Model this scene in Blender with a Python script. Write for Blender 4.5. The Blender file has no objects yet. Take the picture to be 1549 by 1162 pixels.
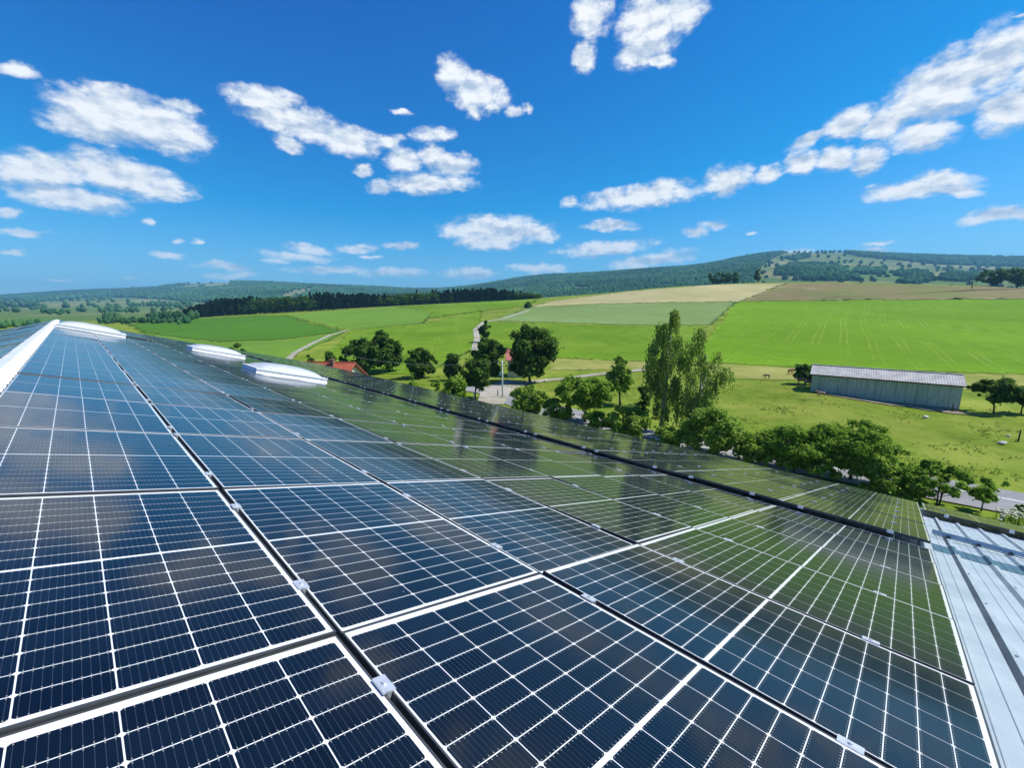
import bpy, math, random
import numpy as np
from mathutils import Matrix, Vector

# ------------------------------------------------------------------ camera, sky, sun, exposure
SC = bpy.context.scene
COL = SC.collection
FPX = 641.2                      # focal length in pixels of a 1549 px wide picture
PITCH = math.atan((581 - 464) / FPX)
CP, SP = math.cos(PITCH), math.sin(PITCH)
HC = 13.0                        # camera height above the valley floor
K = HC / 10.0
cam_data = bpy.data.cameras.new('camera')
cam_data.sensor_fit = 'HORIZONTAL'
cam_data.sensor_width = 36.0
cam_data.lens = 36.0 * FPX / 1549.0
cam_data.clip_start = 0.05
cam_data.clip_end = 60000
cam = bpy.data.objects.new('camera', cam_data)
COL.objects.link(cam)
cam.location = (0, 0, HC)
cam.rotation_euler = (math.pi / 2 - PITCH, 0, 0)
SC.camera = cam

SUN_AZ, SUN_EL = math.radians(86), math.radians(52)      # azimuth clockwise from +Y
sun_data = bpy.data.lights.new('sun', 'SUN')
sun_data.energy = 4.6
sun_data.angle = math.radians(0.53)
sun_data.color = (1.0, 0.95, 0.86)
sun = bpy.data.objects.new('sun', sun_data)
COL.objects.link(sun)
SDIR = Vector((math.sin(SUN_AZ) * math.cos(SUN_EL), math.cos(SUN_AZ) * math.cos(SUN_EL), math.sin(SUN_EL)))
sun.rotation_euler = SDIR.to_track_quat('Z', 'Y').to_euler()

SC.view_settings.view_transform = 'Standard'
SC.view_settings.look = 'None'
SC.view_settings.gamma = 1.0
SC.view_settings.use_curve_mapping = False
SC.view_settings.exposure = 0.38
SC.cycles.max_bounces = 6
SC.cycles.transparent_max_bounces = 8
SC.cycles.volume_bounces = 0
SC.cycles.sample_clamp_indirect = 4.0


def ray(x, y):
    a = (x - 774.5) / FPX
    b = (581 - y) / FPX
    return a, CP + b * SP, -SP + b * CP


def slope(y):
    _, dy, dz = ray(774.5, y)
    return dz / dy


def at(x, y, Y):
    a, dy, dz = ray(x, y)
    t = Y / dy
    return Vector((a * t, Y, HC + dz * t))


def project(X, Y, Z):
    Zr = Z - HC
    f = Y * CP - Zr * SP
    u = Y * SP + Zr * CP
    return 774.5 + FPX * X / f, 581 - FPX * u / f


class N:
    """small helper for building node trees"""
    def __init__(self, tree):
        self.t = tree

    def __call__(self, kind, ins=None, **props):
        n = self.t.nodes.new(kind)
        for k, v in props.items():
            setattr(n, k, v)
        for k, v in (ins or {}).items():
            s = n.inputs[k]
            if isinstance(v, bpy.types.NodeSocket):
                self.t.links.new(v, s)
            else:
                s.default_value = v
        return n

    def math(self, op, a, b=None, c=None, clamp=False):
        ins = {0: a}
        if b is not None:
            ins[1] = b
        if c is not None:
            ins[2] = c
        return self('ShaderNodeMath', ins, operation=op, use_clamp=clamp).outputs[0]

    def mix(self, f, a, b, blend='MIX'):
        n = self('ShaderNodeMix', None, data_type='RGBA', blend_type=blend)
        for i, v in ((0, f), (6, a), (7, b)):
            s = n.inputs[i]
            if isinstance(v, bpy.types.NodeSocket):
                self.t.links.new(v, s)
            elif i == 0:
                s.default_value = v
            else:
                s.default_value = (v[0], v[1], v[2], 1.0)
        return n.outputs[2]

    def noise(self, vec, scale, detail=4.0, rough=0.55, dim='3D'):
        n = self('ShaderNodeTexNoise', {'Scale': scale, 'Detail': detail, 'Roughness': rough}, noise_dimensions=dim)
        if vec is not None:
            self.t.links.new(vec, n.inputs['Vector'])
        return n.outputs[0]

    def range(self, v, a, b, c=0.0, d=1.0, smooth=True):
        return self('ShaderNodeMapRange', {0: v, 1: a, 2: b, 3: c, 4: d},
                    interpolation_type='SMOOTHSTEP' if smooth else 'LINEAR').outputs[0]


CLOUDS = [
    (28, 106, 80, 30, -3), (190, 178, 250, 84, -14), (130, 188, 165, 56, -12), (255, 195, 160, 84, -18),
    (175, 150, 150, 50, -8), (275, 160, 80, 26, -10), (60, 258, 190, 66, -3), (185, 266, 230, 70, -12),
    (110, 300, 210, 46, -8), (250, 285, 120, 40, -6), (15, 322, 60, 20, 0), (38, 353, 90, 16, 0), (18, 382, 60, 10, 0),
    (400, 150, 140, 44, -10), (450, 185, 190, 58, -14), (525, 212, 120, 54, -12), (437, 218, 60, 26, -20),
    (592, 212, 46, 30, 0), (612, 242, 70, 44, 0), (655, 202, 80, 28, 0), (652, 234, 50, 44, 0), (685, 250, 90, 44, -5),
    (650, 278, 160, 34, 0), (575, 283, 46, 30, 0), (550, 257, 36, 26, 0), (685, 112, 66, 60, -30), (722, 140, 104, 66, -12),
    (716, 166, 34, 28, -50), (775, 169, 38, 22, 0), (798, 163, 20, 18, 40), (895, 25, 84, 74, 40), (885, 84, 50, 50, 40),
    (982, 42, 130, 110, 25), (1032, 15, 76, 76, 0), (965, 78, 80, 60, 10), (998, 92, 56, 26, -10), (750, 350, 180, 56, 0),
    (740, 366, 120, 32, 0), (815, 354, 70, 34, 0), (968, 297, 200, 44, 7), (1000, 284, 90, 34, 12), (862, 304, 34, 20, 10),
    (1100, 272, 88, 50, 12), (1162, 263, 56, 30, 8), (1215, 245, 72, 40, 10), (1262, 240, 80, 42, 5), (1312, 240, 66, 58, 10),
    (1222, 212, 84, 22, 28), (1285, 186, 110, 46, 22), (1335, 186, 90, 50, 12), (1430, 128, 230, 110, 20), (1500, 92, 190, 110, 25),
    (1395, 205, 120, 56, 8), (1525, 165, 110, 80, 10), (1375, 160, 100, 50, 25), (1590, 90, 180, 140, 20), (1385, 286, 210, 34, 7),
    (1422, 272, 90, 34, 0), (1440, 286, 110, 24, -4), (1510, 324, 150, 28, 9), (1560, 318, 100, 30, 5), (1545, 20, 50, 12, 22),
    (1080, 340, 60, 20, 0), (1053, 352, 44, 20, 0), (1135, 353, 18, 8, 0), (925, 342, 100, 22, 0), (912, 376, 180, 28, 5),
    (985, 394, 150, 30, 9), (815, 406, 116, 20, 0), (710, 412, 100, 24, 0), (538, 375, 70, 20, 0), (470, 378, 90, 22, -6),
    (450, 388, 130, 20, -5), (610, 372, 66, 16, 0), (595, 412, 130, 20, 0), (255, 384, 60, 14, -3), (340, 403, 110, 18, -5),
    (270, 364, 24, 10, 0), (298, 365, 24, 10, 0), (345, 416, 110, 12, 0), (1325, 368, 60, 10, 0), (1325, 377, 70, 8, 0),
    (1195, 381, 90, 14, 3), (222, 337, 30, 14, 0), (607, 168, 40, 10, 0),
    (90, 424, 60, 8, 0), (200, 420, 50, 8, 0), (420, 395, 60, 10, 0), (560, 388, 40, 8, 0), (500, 408, 160, 14, 0),
]


def azel(x, y):
    a, dy, dz = ray(x, y)
    return math.atan2(a, dy), math.atan2(dz, math.hypot(a, dy))


def build_world():
    w = bpy.data.worlds.new('World')
    SC.world = w
    w.use_nodes = True
    w.node_tree.nodes.clear()
    n = N(w.node_tree)
    tc = n('ShaderNodeTexCoord').outputs['Generated']
    sky = n('ShaderNodeTexSky', None, sky_type='NISHITA', sun_disc=False, sun_elevation=SUN_EL, sun_rotation=SUN_AZ,
            altitude=450.0, air_density=1.0, dust_density=0.4, ozone_density=3.0).outputs[0]
    sep = n('ShaderNodeSeparateColor', {0: sky})
    rr = n.math('MAXIMUM', n.math('MULTIPLY', n.math('SUBTRACT', sep.outputs[0], 2.05), 0.75), 0.03)
    gg = n.math('MAXIMUM', n.math('SUBTRACT', n.math('MULTIPLY', sep.outputs[1], 1.02), 0.72), 0.3)
    bb = n.math('ADD', n.math('MULTIPLY', sep.outputs[2], 1.12), 0.75)
    skyc = n('ShaderNodeCombineColor', {0: rr, 1: gg, 2: bb}).outputs[0]
    sx = n('ShaderNodeSeparateXYZ', {0: tc})
    az = n.math('ARCTAN2', sx.outputs[0], sx.outputs[1])
    el = n.math('ARCSINE', sx.outputs[2])
    base = n('ShaderNodeCombineXYZ', {0: az, 1: el, 2: 0.0}).outputs[0]
    stretched = n('ShaderNodeCombineXYZ', {0: az, 1: n.math('MULTIPLY', el, 1.7), 2: 0.0}).outputs[0]
    wn = n('ShaderNodeTexNoise', {'Vector': stretched, 'Scale': 26.0, 'Detail': 3.0, 'Roughness': 0.6}).outputs[1]
    wv = n('ShaderNodeVectorMath', {0: wn, 1: (0.5, 0.5, 0.5)}, operation='SUBTRACT').outputs[0]
    wv = n('ShaderNodeVectorMath', {0: wv, 'Scale': 0.030}, operation='SCALE').outputs[0]
    wv = n('ShaderNodeVectorMath', {0: wv, 1: (1.0, 0.7, 0.0)}, operation='MULTIPLY').outputs[0]
    p = n('ShaderNodeVectorMath', {0: base, 1: wv}, operation='ADD').outputs[0]
    p_up = n('ShaderNodeVectorMath', {0: p, 1: (0.004, 0.022, 0.0)}, operation='ADD').outputs[0]
    D = DU = None
    for (x, y, ww, hh, ang) in CLOUDS:
        ca, sa = math.cos(math.radians(ang)), -math.sin(math.radians(ang))
        c = azel(x, y)
        e1 = azel(x + ca * ww / 2, y + sa * ww / 2)
        e0 = azel(x - ca * ww / 2, y - sa * ww / 2)
        g1 = azel(x + sa * hh / 2, y - ca * hh / 2)
        g0 = azel(x - sa * hh / 2, y + ca * hh / 2)
        L = math.hypot(e1[0] - e0[0], e1[1] - e0[1]) / 2
        H = math.hypot(g1[0] - g0[0], g1[1] - g0[1]) / 2
        th = math.atan2(e1[1] - e0[1], e1[0] - e0[0])
        m = n('ShaderNodeMapping', {'Vector': p, 'Location': (c[0], c[1], 0), 'Rotation': (0, 0, th),
                                    'Scale': (L * 1.18, H * 1.18, 1.0)}, vector_type='TEXTURE').outputs[0]
        g = n('ShaderNodeTexGradient', {0: m}, gradient_type='SPHERICAL').outputs[1]
        g = n.math('MULTIPLY', g, min(1.0, 0.62 + hh / 110.0))
        D = g if D is None else n.math('MAXIMUM', D, g)
        if hh >= 24:
            mu = n('ShaderNodeMapping', {'Vector': p_up, 'Location': (c[0], c[1], 0), 'Rotation': (0, 0, th),
                                         'Scale': (L * 1.18, H * 1.18, 1.0)}, vector_type='TEXTURE').outputs[0]
            gu = n.math('MULTIPLY', n('ShaderNodeTexGradient', {0: mu}, gradient_type='SPHERICAL').outputs[1], min(1.0, 0.62 + hh / 110.0))
            DU = gu if DU is None else n.math('MAXIMUM', DU, gu)
    # the same kind of scattered clouds goes on round the rest of the sky
    low = n.noise(stretched, 3.6, 3.0, 0.55)
    off = n.range(n.math('ABSOLUTE', az), 1.0, 1.35)
    gen = n.math('MULTIPLY', n.range(low, 0.58, 0.72), off)
    D = n.math('MAXIMUM', D, n.math('MULTIPLY', gen, 0.9))
    f1 = n.noise(stretched, 30.0, 8.0, 0.62)
    f2 = n.noise(stretched, 9.0, 2.0, 0.5)
    sh = n('ShaderNodeVectorMath', {0: stretched, 1: (0.010, 0.020, 0.0)}, operation='ADD').outputs[0]
    f1s = n.noise(sh, 30.0, 5.0, 0.6)
    Dn = n.math('ADD', D, n.math('MULTIPLY', n.math('SUBTRACT', f1, 0.53), 1.00))
    Dn = n.math('ADD', Dn, n.math('MULTIPLY', n.math('SUBTRACT', f2, 0.5), 0.45))
    f3 = n.noise(stretched, 85.0, 5.0, 0.6)
    Dn = n.math('ADD', Dn, n.math('MULTIPLY', n.math('SUBTRACT', f3, 0.5), 0.28))
    alpha = n.math('MULTIPLY', n.range(Dn, 0.03, 0.60), n.range(D, 0.02, 0.22))
    streak = n('ShaderNodeCombineXYZ', {0: n.math('MULTIPLY', az, 0.7), 1: n.math('MULTIPLY', el, 3.2), 2: 0.3}).outputs[0]
    streak2 = n('ShaderNodeVectorMath', {0: streak, 1: (0.004, 0.050, 0.0)}, operation='ADD').outputs[0]
    emb2 = n.math('SUBTRACT', n.noise(streak, 11.0, 3.0, 0.5), n.noise(streak2, 11.0, 3.0, 0.5))
    emb = n.math('ADD', n.math('MULTIPLY', n.math('SUBTRACT', f1, f1s), 0.7), n.math('MULTIPLY', emb2, 0.75))
    lit = n.math('ADD', n.math('MULTIPLY', emb, 3.4), 0.74)
    lit = n.math('SUBTRACT', lit, n.math('ADD', n.math('MULTIPLY', n.range(Dn, 0.45, 1.1), 0.16), n.math('MULTIPLY', n.range(n.math('SUBTRACT', DU, D), 0.02, 0.36), 0.50)), clamp=True)
    ccol = n.mix(lit, (4.0, 5.0, 6.5), (8.5, 8.7, 8.9))
    hz = n.range(el, 0.0, 0.22)
    alpha = n.math('MULTIPLY', alpha, n.math('ADD', n.math('MULTIPLY', hz, 0.35), 0.65))
    out = n.mix(alpha, skyc, ccol)
    bg = n('ShaderNodeBackground', {0: out, 1: 0.092})
    o = n('ShaderNodeOutputWorld')
    w.node_tree.links.new(bg.outputs[0], o.inputs[0])


build_world()

# ------------------------------------------------------------------ helpers
def mesh_obj(name, verts, faces, mat, parent=None, smooth=False, uvs=None):
    me = bpy.data.meshes.new(name)
    me.from_pydata([tuple(v) for v in verts], [], [tuple(f) for f in faces])
    if mat is not None:
        me.materials.append(mat)
    if smooth:
        me.polygons.foreach_set('use_smooth', [True] * len(me.polygons))
    me.update()
    return link(name, me, parent)


def link(name, me, parent=None):
    o = bpy.data.objects.new(name, me)
    COL.objects.link(o)
    if parent is not None:
        o.parent = parent
    return o


def np_mesh(name, V, F, mat, smooth=False):
    """V (n,3), F (m,k) numpy"""
    me = bpy.data.meshes.new(name)
    V = np.asarray(V, dtype=np.float32)
    F = np.asarray(F, dtype=np.int32)
    k = F.shape[1]
    me.vertices.add(len(V))
    me.vertices.foreach_set('co', V.ravel())
    me.loops.add(F.size)
    me.loops.foreach_set('vertex_index', F.ravel())
    me.polygons.add(len(F))
    me.polygons.foreach_set('loop_start', np.arange(0, F.size, k, dtype=np.int32))
    me.polygons.foreach_set('loop_total', np.full(len(F), k, dtype=np.int32))
    if smooth:
        me.polygons.foreach_set('use_smooth', np.ones(len(F), dtype=bool))
    me.materials.append(mat)
    me.update(calc_edges=True)
    return me


def empty(name, loc=(0, 0, 0)):
    o = bpy.data.objects.new(name, None)
    o.empty_display_size = 0.2
    COL.objects.link(o)
    o.location = loc
    return o


def tag(o, label=None, category=None, group=None, kind=None):
    if label:
        o['label'] = label
    if category:
        o['category'] = category
    if group:
        o['group'] = group
    if kind:
        o['kind'] = kind
    return o


def box(x0, x1, y0, y1, z0, z1):
    v = [(x0, y0, z0), (x1, y0, z0), (x1, y1, z0), (x0, y1, z0), (x0, y0, z1), (x1, y0, z1), (x1, y1, z1), (x0, y1, z1)]
    f = [(0, 3, 2, 1), (4, 5, 6, 7), (0, 1, 5, 4), (1, 2, 6, 5), (2, 3, 7, 6), (3, 0, 4, 7)]
    return v, f


class MB:
    def __init__(self):
        self.v, self.f = [], []

    def add(self, v, f):
        b = len(self.v)
        self.v += [tuple(q) for q in v]
        self.f += [tuple(b + i for i in q) for q in f]
        return self

    def box(self, *a):
        return self.add(*box(*a))

    def tube(self, pts, radii, n=7, cap=True):
        rings = []
        pts = [Vector(p) for p in pts]
        for i, p in enumerate(pts):
            d = (pts[min(i + 1, len(pts) - 1)] - pts[max(i - 1, 0)]).normalized()
            up = Vector((0, 0, 1)) if abs(d.z) < 0.95 else Vector((1, 0, 0))
            s = d.cross(up).normalized()
            t = s.cross(d)
            rings.append([p + (s * math.cos(2 * math.pi * k / n) + t * math.sin(2 * math.pi * k / n)) * radii[i] for k in range(n)])
        v = [q for r in rings for q in r]
        f = []
        for i in range(len(pts) - 1):
            for k in range(n):
                f.append((i * n + k, i * n + (k + 1) % n, (i + 1) * n + (k + 1) % n, (i + 1) * n + k))
        if cap:
            f.append(tuple(range(n))[::-1])
            f.append(tuple((len(pts) - 1) * n + k for k in range(n)))
        return self.add(v, f)

    def build(self, name, mat, parent=None, smooth=False, fn=None):
        v = [fn(Vector(q)) for q in self.v] if fn else self.v
        return mesh_obj(name, v, self.f, mat, parent, smooth)


def new_mat(name):
    m = bpy.data.materials.new(name)
    m.use_nodes = True
    m.node_tree.nodes.clear()
    n = N(m.node_tree)
    b = n('ShaderNodeBsdfPrincipled')
    o = n('ShaderNodeOutputMaterial')
    m.node_tree.links.new(b.outputs[0], o.inputs[0])
    return m, n, b, o


def setin(n, b, **kw):
    for k, v in kw.items():
        s = b.inputs[k.replace('_', ' ')]
        if isinstance(v, bpy.types.NodeSocket):
            n.t.links.new(v, s)
        else:
            s.default_value = (*v, 1.0) if isinstance(v, tuple) and len(v) == 3 and s.type == 'RGBA' else v


def plain(name, c1, c2, scale=4.0, rough=0.7, metallic=0.0, bump=0.0, bscale=None, detail=5.0, lo=0.35, hi=0.65):
    m, n, b, o = new_mat(name)
    tc = n('ShaderNodeTexCoord').outputs['Object']
    f = n.range(n.noise(tc, scale, detail, 0.6), lo, hi)
    setin(n, b, Base_Color=n.mix(f, c1, c2), Roughness=rough, Metallic=metallic)
    if bump:
        bn = n('ShaderNodeBump', {'Strength': 1.0, 'Distance': bump, 'Height': n.noise(tc, bscale or scale * 4, 4.0, 0.6)})
        n.t.links.new(bn.outputs[0], b.inputs['Normal'])
    return m


MATS = {}


def build_materials():
    # silicon cells seen through glass
    m, n, b, o = new_mat('silicon_cell')
    uv = n('ShaderNodeUVMap').outputs[0]
    s = n('ShaderNodeSeparateXYZ', {0: uv})
    fx = n.math('FRACT', n.math('MULTIPLY', s.outputs[0], 10.0))
    d = n.math('ABSOLUTE', n.math('SUBTRACT', fx, 0.5))
    line = n.range(d, 0.022, 0.040, 1.0, 0.0)
    dash = n.math('FRACT', n.math('MULTIPLY', s.outputs[1], 9.0))
    dash = n.range(n.math('ABSOLUTE', n.math('SUBTRACT', dash, 0.5)), 0.15, 0.3, 0.45, 1.0)
    line = n.math('MULTIPLY', line, dash)
    edge = n.math('ABSOLUTE', n.math('SUBTRACT', s.outputs[1], 0.5))
    pad = n.math('MULTIPLY', n.range(d, 0.05, 0.09, 1.0, 0.0), n.math('MULTIPLY', n.range(edge, 0.425, 0.435), n.range(edge, 0.475, 0.465)))
    info = n.math('FRACT', n.math('ADD', n('ShaderNodeObjectInfo').outputs['Random'], n('ShaderNodeNewGeometry').outputs['Random Per Island']))
    geo = n('ShaderNodeTexCoord').outputs['Object']
    cell = n.mix(info, (0.0010, 0.0036, 0.0085), (0.0024, 0.0075, 0.0160))
    col = n.mix(n.math('MULTIPLY', line, 0.45), cell, (0.11, 0.13, 0.18))
    col = n.mix(n.math('MULTIPLY', pad, 0.8), col, (0.42, 0.42, 0.36))
    wpos = n('ShaderNodeNewGeometry').outputs['Position']
    vor = n('ShaderNodeTexVoronoi', {'Vector': wpos, 'Scale': 4.2, 'Randomness': 1.0})
    keep = n.math('GREATER_THAN', n('ShaderNodeSeparateColor', {0: vor.outputs[1]}).outputs[0], 0.72)
    wob = n.math('MULTIPLY', n.noise(wpos, 90.0, 2.0), 0.028)
    spot = n.math('MULTIPLY', n.range(n.math('ADD', vor.outputs[0], wob), 0.026, 0.032, 1.0, 0.0), keep)
    col = n.mix(n.math('MULTIPLY', spot, 0.8), col, (0.55, 0.56, 0.55))
    dust = n.range(n.noise(wpos, 1.3, 6.0, 0.65), 0.35, 0.75)
    col = n.mix(n.math('MULTIPLY', dust, 0.006), col, (0.5, 0.5, 0.48))
    setin(n, b, Base_Color=col, Roughness=0.45, Coat_Weight=1.0, Coat_IOR=1.39, Specular_IOR_Level=0.05,
          Coat_Roughness=n.math('ADD', n.math('MULTIPLY', dust, 0.06), 0.075))
    bn = n('ShaderNodeBump', {'Strength': 0.25, 'Distance': 0.004, 'Height': n.noise(wpos, 2.2, 2.0, 0.5)})
    n.t.links.new(bn.outputs[0], b.inputs['Coat Normal'])
    MATS['cell'] = m

    m, n, b, o = new_mat('white_backsheet_under_glass')
    wpos = n('ShaderNodeNewGeometry').outputs['Position']
    dust = n.range(n.noise(wpos, 1.3, 6.0, 0.65), 0.35, 0.75)
    setin(n, b, Base_Color=n.mix(dust, (0.80, 0.82, 0.83), (0.72, 0.74, 0.74)), Roughness=0.6, Coat_Weight=1.0, Coat_IOR=1.45, Coat_Roughness=0.06)
    MATS['backsheet'] = m
    MATS['frame'] = plain('dark_anodised_frame', (0.055, 0.058, 0.062), (0.080, 0.083, 0.087), 6.0, 0.45, 0.3)
    MATS['alu'] = plain('bare_aluminium', (0.66, 0.67, 0.68), (0.78, 0.79, 0.80), 30.0, 0.38, 0.55, 0.001, 120)
    MATS['steel'] = plain('bolt_steel', (0.35, 0.35, 0.36), (0.5, 0.5, 0.5), 40.0, 0.35, 0.9)
    MATS['dark'] = plain('dark_plastic', (0.012, 0.012, 0.014), (0.025, 0.025, 0.028), 8.0, 0.6)

    # painted trapezoidal sheet
    m, n, b, o = new_mat('pale_blue_grey_sheet')
    tc = n('ShaderNodeTexCoord').outputs['Object']
    st = n('ShaderNodeMapping', {'Vector': tc, 'Scale': (1, 1, 1)}).outputs[0]
    a = n.range(n.noise(st, 1.6, 7.0, 0.65), 0.3, 0.7)
    c = n.mix(a, (0.38, 0.45, 0.50), (0.50, 0.57, 0.61))
    fine = n.range(n.noise(st, 60.0, 3.0, 0.7), 0.62, 0.75)
    c = n.mix(n.math('MULTIPLY', fine, 0.35), c, (0.56, 0.63, 0.67))
    dirt = n.range(n.noise(st, 9.0, 6.0, 0.7), 0.60, 0.8)
    c = n.mix(n.math('MULTIPLY', dirt, 0.4), c, (0.30, 0.33, 0.35))
    setin(n, b, Base_Color=c, Roughness=0.42, Metallic=0.25)
    MATS['sheet'] = m
    MATS['strip'] = plain('blue_grey_shadow', (0.035, 0.105, 0.155), (0.050, 0.135, 0.19), 3.0, 0.85, 0.0)  # shadow tone for the painted band across the bare roof sheet
    MATS['ridge'] = plain('white_ridge_cap', (0.60, 0.63, 0.65), (0.72, 0.74, 0.75), 3.0, 0.5, 0.1)
    MATS['rail'] = plain('galvanised_rail', (0.30, 0.42, 0.50), (0.40, 0.52, 0.60), 6.0, 0.42, 0.5)
    MATS['concrete'] = plain('rendered_wall', (0.42, 0.41, 0.38), (0.52, 0.51, 0.48), 1.2, 0.85, 0, 0.004)

    # skylight domes: milky acrylic
    m, n, b, o = new_mat('opal_acrylic')
    tcd = n('ShaderNodeTexCoord').outputs['Object']
    drt = n.range(n.noise(tcd, 5.0, 6.0, 0.7), 0.45, 0.8)
    setin(n, b, Base_Color=n.mix(n.math('MULTIPLY', drt, 0.35), (0.93, 0.94, 0.94), (0.72, 0.73, 0.70)), Roughness=0.2, Coat_Weight=0.5, Coat_Roughness=0.08)
    tl = n('ShaderNodeBsdfTranslucent', {0: (0.93, 0.95, 0.96, 1.0)})
    mxs = n('ShaderNodeMixShader', {0: 0.45, 1: b.outputs[0], 2: tl.outputs[0]})
    n.t.links.new(mxs.outputs[0], o.inputs[0])
    MATS['opal'] = m
    MATS['curb'] = plain('white_curb', (0.86, 0.88, 0.89), (0.92, 0.93, 0.93), 5.0, 0.5)

    # ground and fields
    def ground_mat(name, cols, scale, bump=0.06, stripes=None, rough=0.9, patch=None):
        m, n, b, o = new_mat(name)
        pos = n('ShaderNodeNewGeometry').outputs['Position']
        f = n.range(n.noise(pos, scale, 9.0, 0.68), 0.32, 0.68)
        c = n.mix(f, cols[0], cols[1])
        g = n.range(n.noise(pos, scale * 0.16, 5.0, 0.6), 0.40, 0.68)
        c = n.mix(g, c, cols[2])
        tone = n.range(n.noise(pos, scale * 0.05, 6.0, 0.65), 0.30, 0.72, 0.80, 1.16, smooth=False)
        c = n('ShaderNodeVectorMath', {0: c, 'Scale': tone}, operation='SCALE').outputs[0]
        if patch:
            q = n.range(n.noise(pos, patch[1], 7.0, 0.7), patch[2], patch[2] + 0.1)
            c = n.mix(n.math('MULTIPLY', q, patch[3]), c, patch[0])
        if stripes:
            ang, period, wid, colr, amt = stripes
            mp = n('ShaderNodeMapping', {'Vector': pos, 'Rotation': (0, 0, math.radians(ang))}).outputs[0]
            wob = n.math('MULTIPLY', n.noise(pos, 0.005, 2.0, 0.5), 22.0)
            sx = n.math('ADD', n('ShaderNodeSeparateXYZ', {0: mp}).outputs[0], wob)
            fr = n.math('FRACT', n.math('DIVIDE', sx, period))
            dd = n.math('ABSOLUTE', n.math('SUBTRACT', fr, 0.5))
            l1 = n.range(n.math('ABSOLUTE', n.math('SUBTRACT', dd, 0.85 / period)), wid * 0.35 / period, wid / period, 1.0, 0.0)
            brk = n.range(n.noise(pos, 0.03, 6.0, 0.8), 0.42, 0.62)
            c = n.mix(n.math('MULTIPLY', n.math('MULTIPLY', l1, brk), amt), c, colr)
            cb = n.math('ADD', n('ShaderNodeSeparateXYZ', {0: mp}).outputs[1], n.math('MULTIPLY', n.noise(pos, 0.0045, 2.0, 0.5), 70.0))
            dd = n.math('ABSOLUTE', n.math('SUBTRACT', n.math('FRACT', n.math('DIVIDE', cb, period * 1.7)), 0.5))
            l2 = n.range(dd, wid * 0.3 / period, wid * 0.9 / period, 1.0, 0.0)
            b2 = n.range(n.noise(pos, 0.021, 5.0, 0.75), 0.50, 0.62)
            c = n.mix(n.math('MULTIPLY', n.math('MULTIPLY', l2, b2), amt * 0.8), c, colr)
        setin(n, b, Base_Color=c, Roughness=rough, Specular_IOR_Level=0.04)
        bn = n('ShaderNodeBump', {'Strength': 1.0, 'Distance': bump, 'Height': n.noise(pos, scale * 2.2, 6.0, 0.7)})
        n.t.links.new(bn.outputs[0], b.inputs['Normal'])
        MATS[name] = m

    ground_mat('pasture', ((0.118, 0.190, 0.016), (0.195, 0.268, 0.030), (0.245, 0.290, 0.046)), 0.55, 0.20,
               patch=((0.10, 0.135, 0.018), 0.16, 0.58, 0.6))
    ground_mat('dry_strip', ((0.27, 0.275, 0.070), (0.34, 0.33, 0.105), (0.22, 0.25, 0.050)), 0.5, 0.12)
    ground_mat('bright_field', ((0.115, 0.235, 0.006), (0.155, 0.285, 0.013), (0.135, 0.265, 0.009)), 0.22, 0.05,
               stripes=(38, 7.0, 0.40, (0.25, 0.36, 0.06), 0.42))
    ground_mat('brown_field', ((0.195, 0.160, 0.070), (0.245, 0.205, 0.095), (0.17, 0.19, 0.055)), 0.10, 0.05,
               patch=((0.34, 0.28, 0.17), 0.02, 0.62, 0.7))
    ground_mat('tan_field', ((0.40, 0.35, 0.165), (0.47, 0.42, 0.21), (0.36, 0.335, 0.15)), 0.12, 0.05,
               stripes=(60, 14.0, 0.8, (0.33, 0.32, 0.14), 0.5))
    ground_mat('barley_field', ((0.180, 0.265, 0.082), (0.215, 0.300, 0.105), (0.170, 0.250, 0.070)), 0.14, 0.08,
               patch=((0.085, 0.155, 0.050), 0.035, 0.60, 0.6))
    ground_mat('meadow_field', ((0.100, 0.205, 0.008), (0.140, 0.250, 0.014), (0.16, 0.260, 0.020)), 0.25, 0.06,
               stripes=(-8, 8.0, 0.4, (0.21, 0.31, 0.05), 0.5))
    ground_mat('deep_green_field', ((0.060, 0.165, 0.012), (0.085, 0.200, 0.018), (0.075, 0.18, 0.014)), 0.2, 0.06)
    ground_mat('mint_field', ((0.120, 0.235, 0.026), (0.150, 0.270, 0.038), (0.140, 0.25, 0.026)), 0.2, 0.05)
    ground_mat('asphalt', ((0.25, 0.25, 0.255), (0.30, 0.30, 0.305), (0.27, 0.265, 0.26)), 2.0, 0.01)
    ground_mat('gravel_track', ((0.36, 0.33, 0.27), (0.46, 0.43, 0.37), (0.30, 0.29, 0.19)), 0.8, 0.03)

    m, n, b, o = new_mat('hill_fields')
    pos = n('ShaderNodeNewGeometry').outputs['Position']
    mp = n('ShaderNodeMapping', {'Vector': pos, 'Scale': (0.0042, 0.0030, 0.0), 'Rotation': (0, 0, 0.5)}).outputs[0]
    wn = n('ShaderNodeTexNoise', {'Vector': pos, 'Scale': 0.004, 'Detail': 3.0}).outputs[1]
    mp = n('ShaderNodeVectorMath', {0: mp, 1: n('ShaderNodeVectorMath', {0: wn, 'Scale': 0.7}, operation='SCALE').outputs[0]}, operation='ADD').outputs[0]
    vor = n('ShaderNodeTexVoronoi', {'Vector': mp, 'Scale': 1.0})
    r = n('ShaderNodeSeparateColor', {0: vor.outputs[1]})
    ramp = n('ShaderNodeValToRGB', {0: r.outputs[0]})
    cr = ramp.color_ramp
    cr.interpolation = 'CONSTANT'
    cols = [(0.0, (0.10, 0.17, 0.05)), (0.22, (0.15, 0.20, 0.07)), (0.42, (0.26, 0.25, 0.11)), (0.55, (0.09, 0.18, 0.035)),
            (0.75, (0.19, 0.22, 0.09)), (0.9, (0.34, 0.31, 0.16))]
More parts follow.
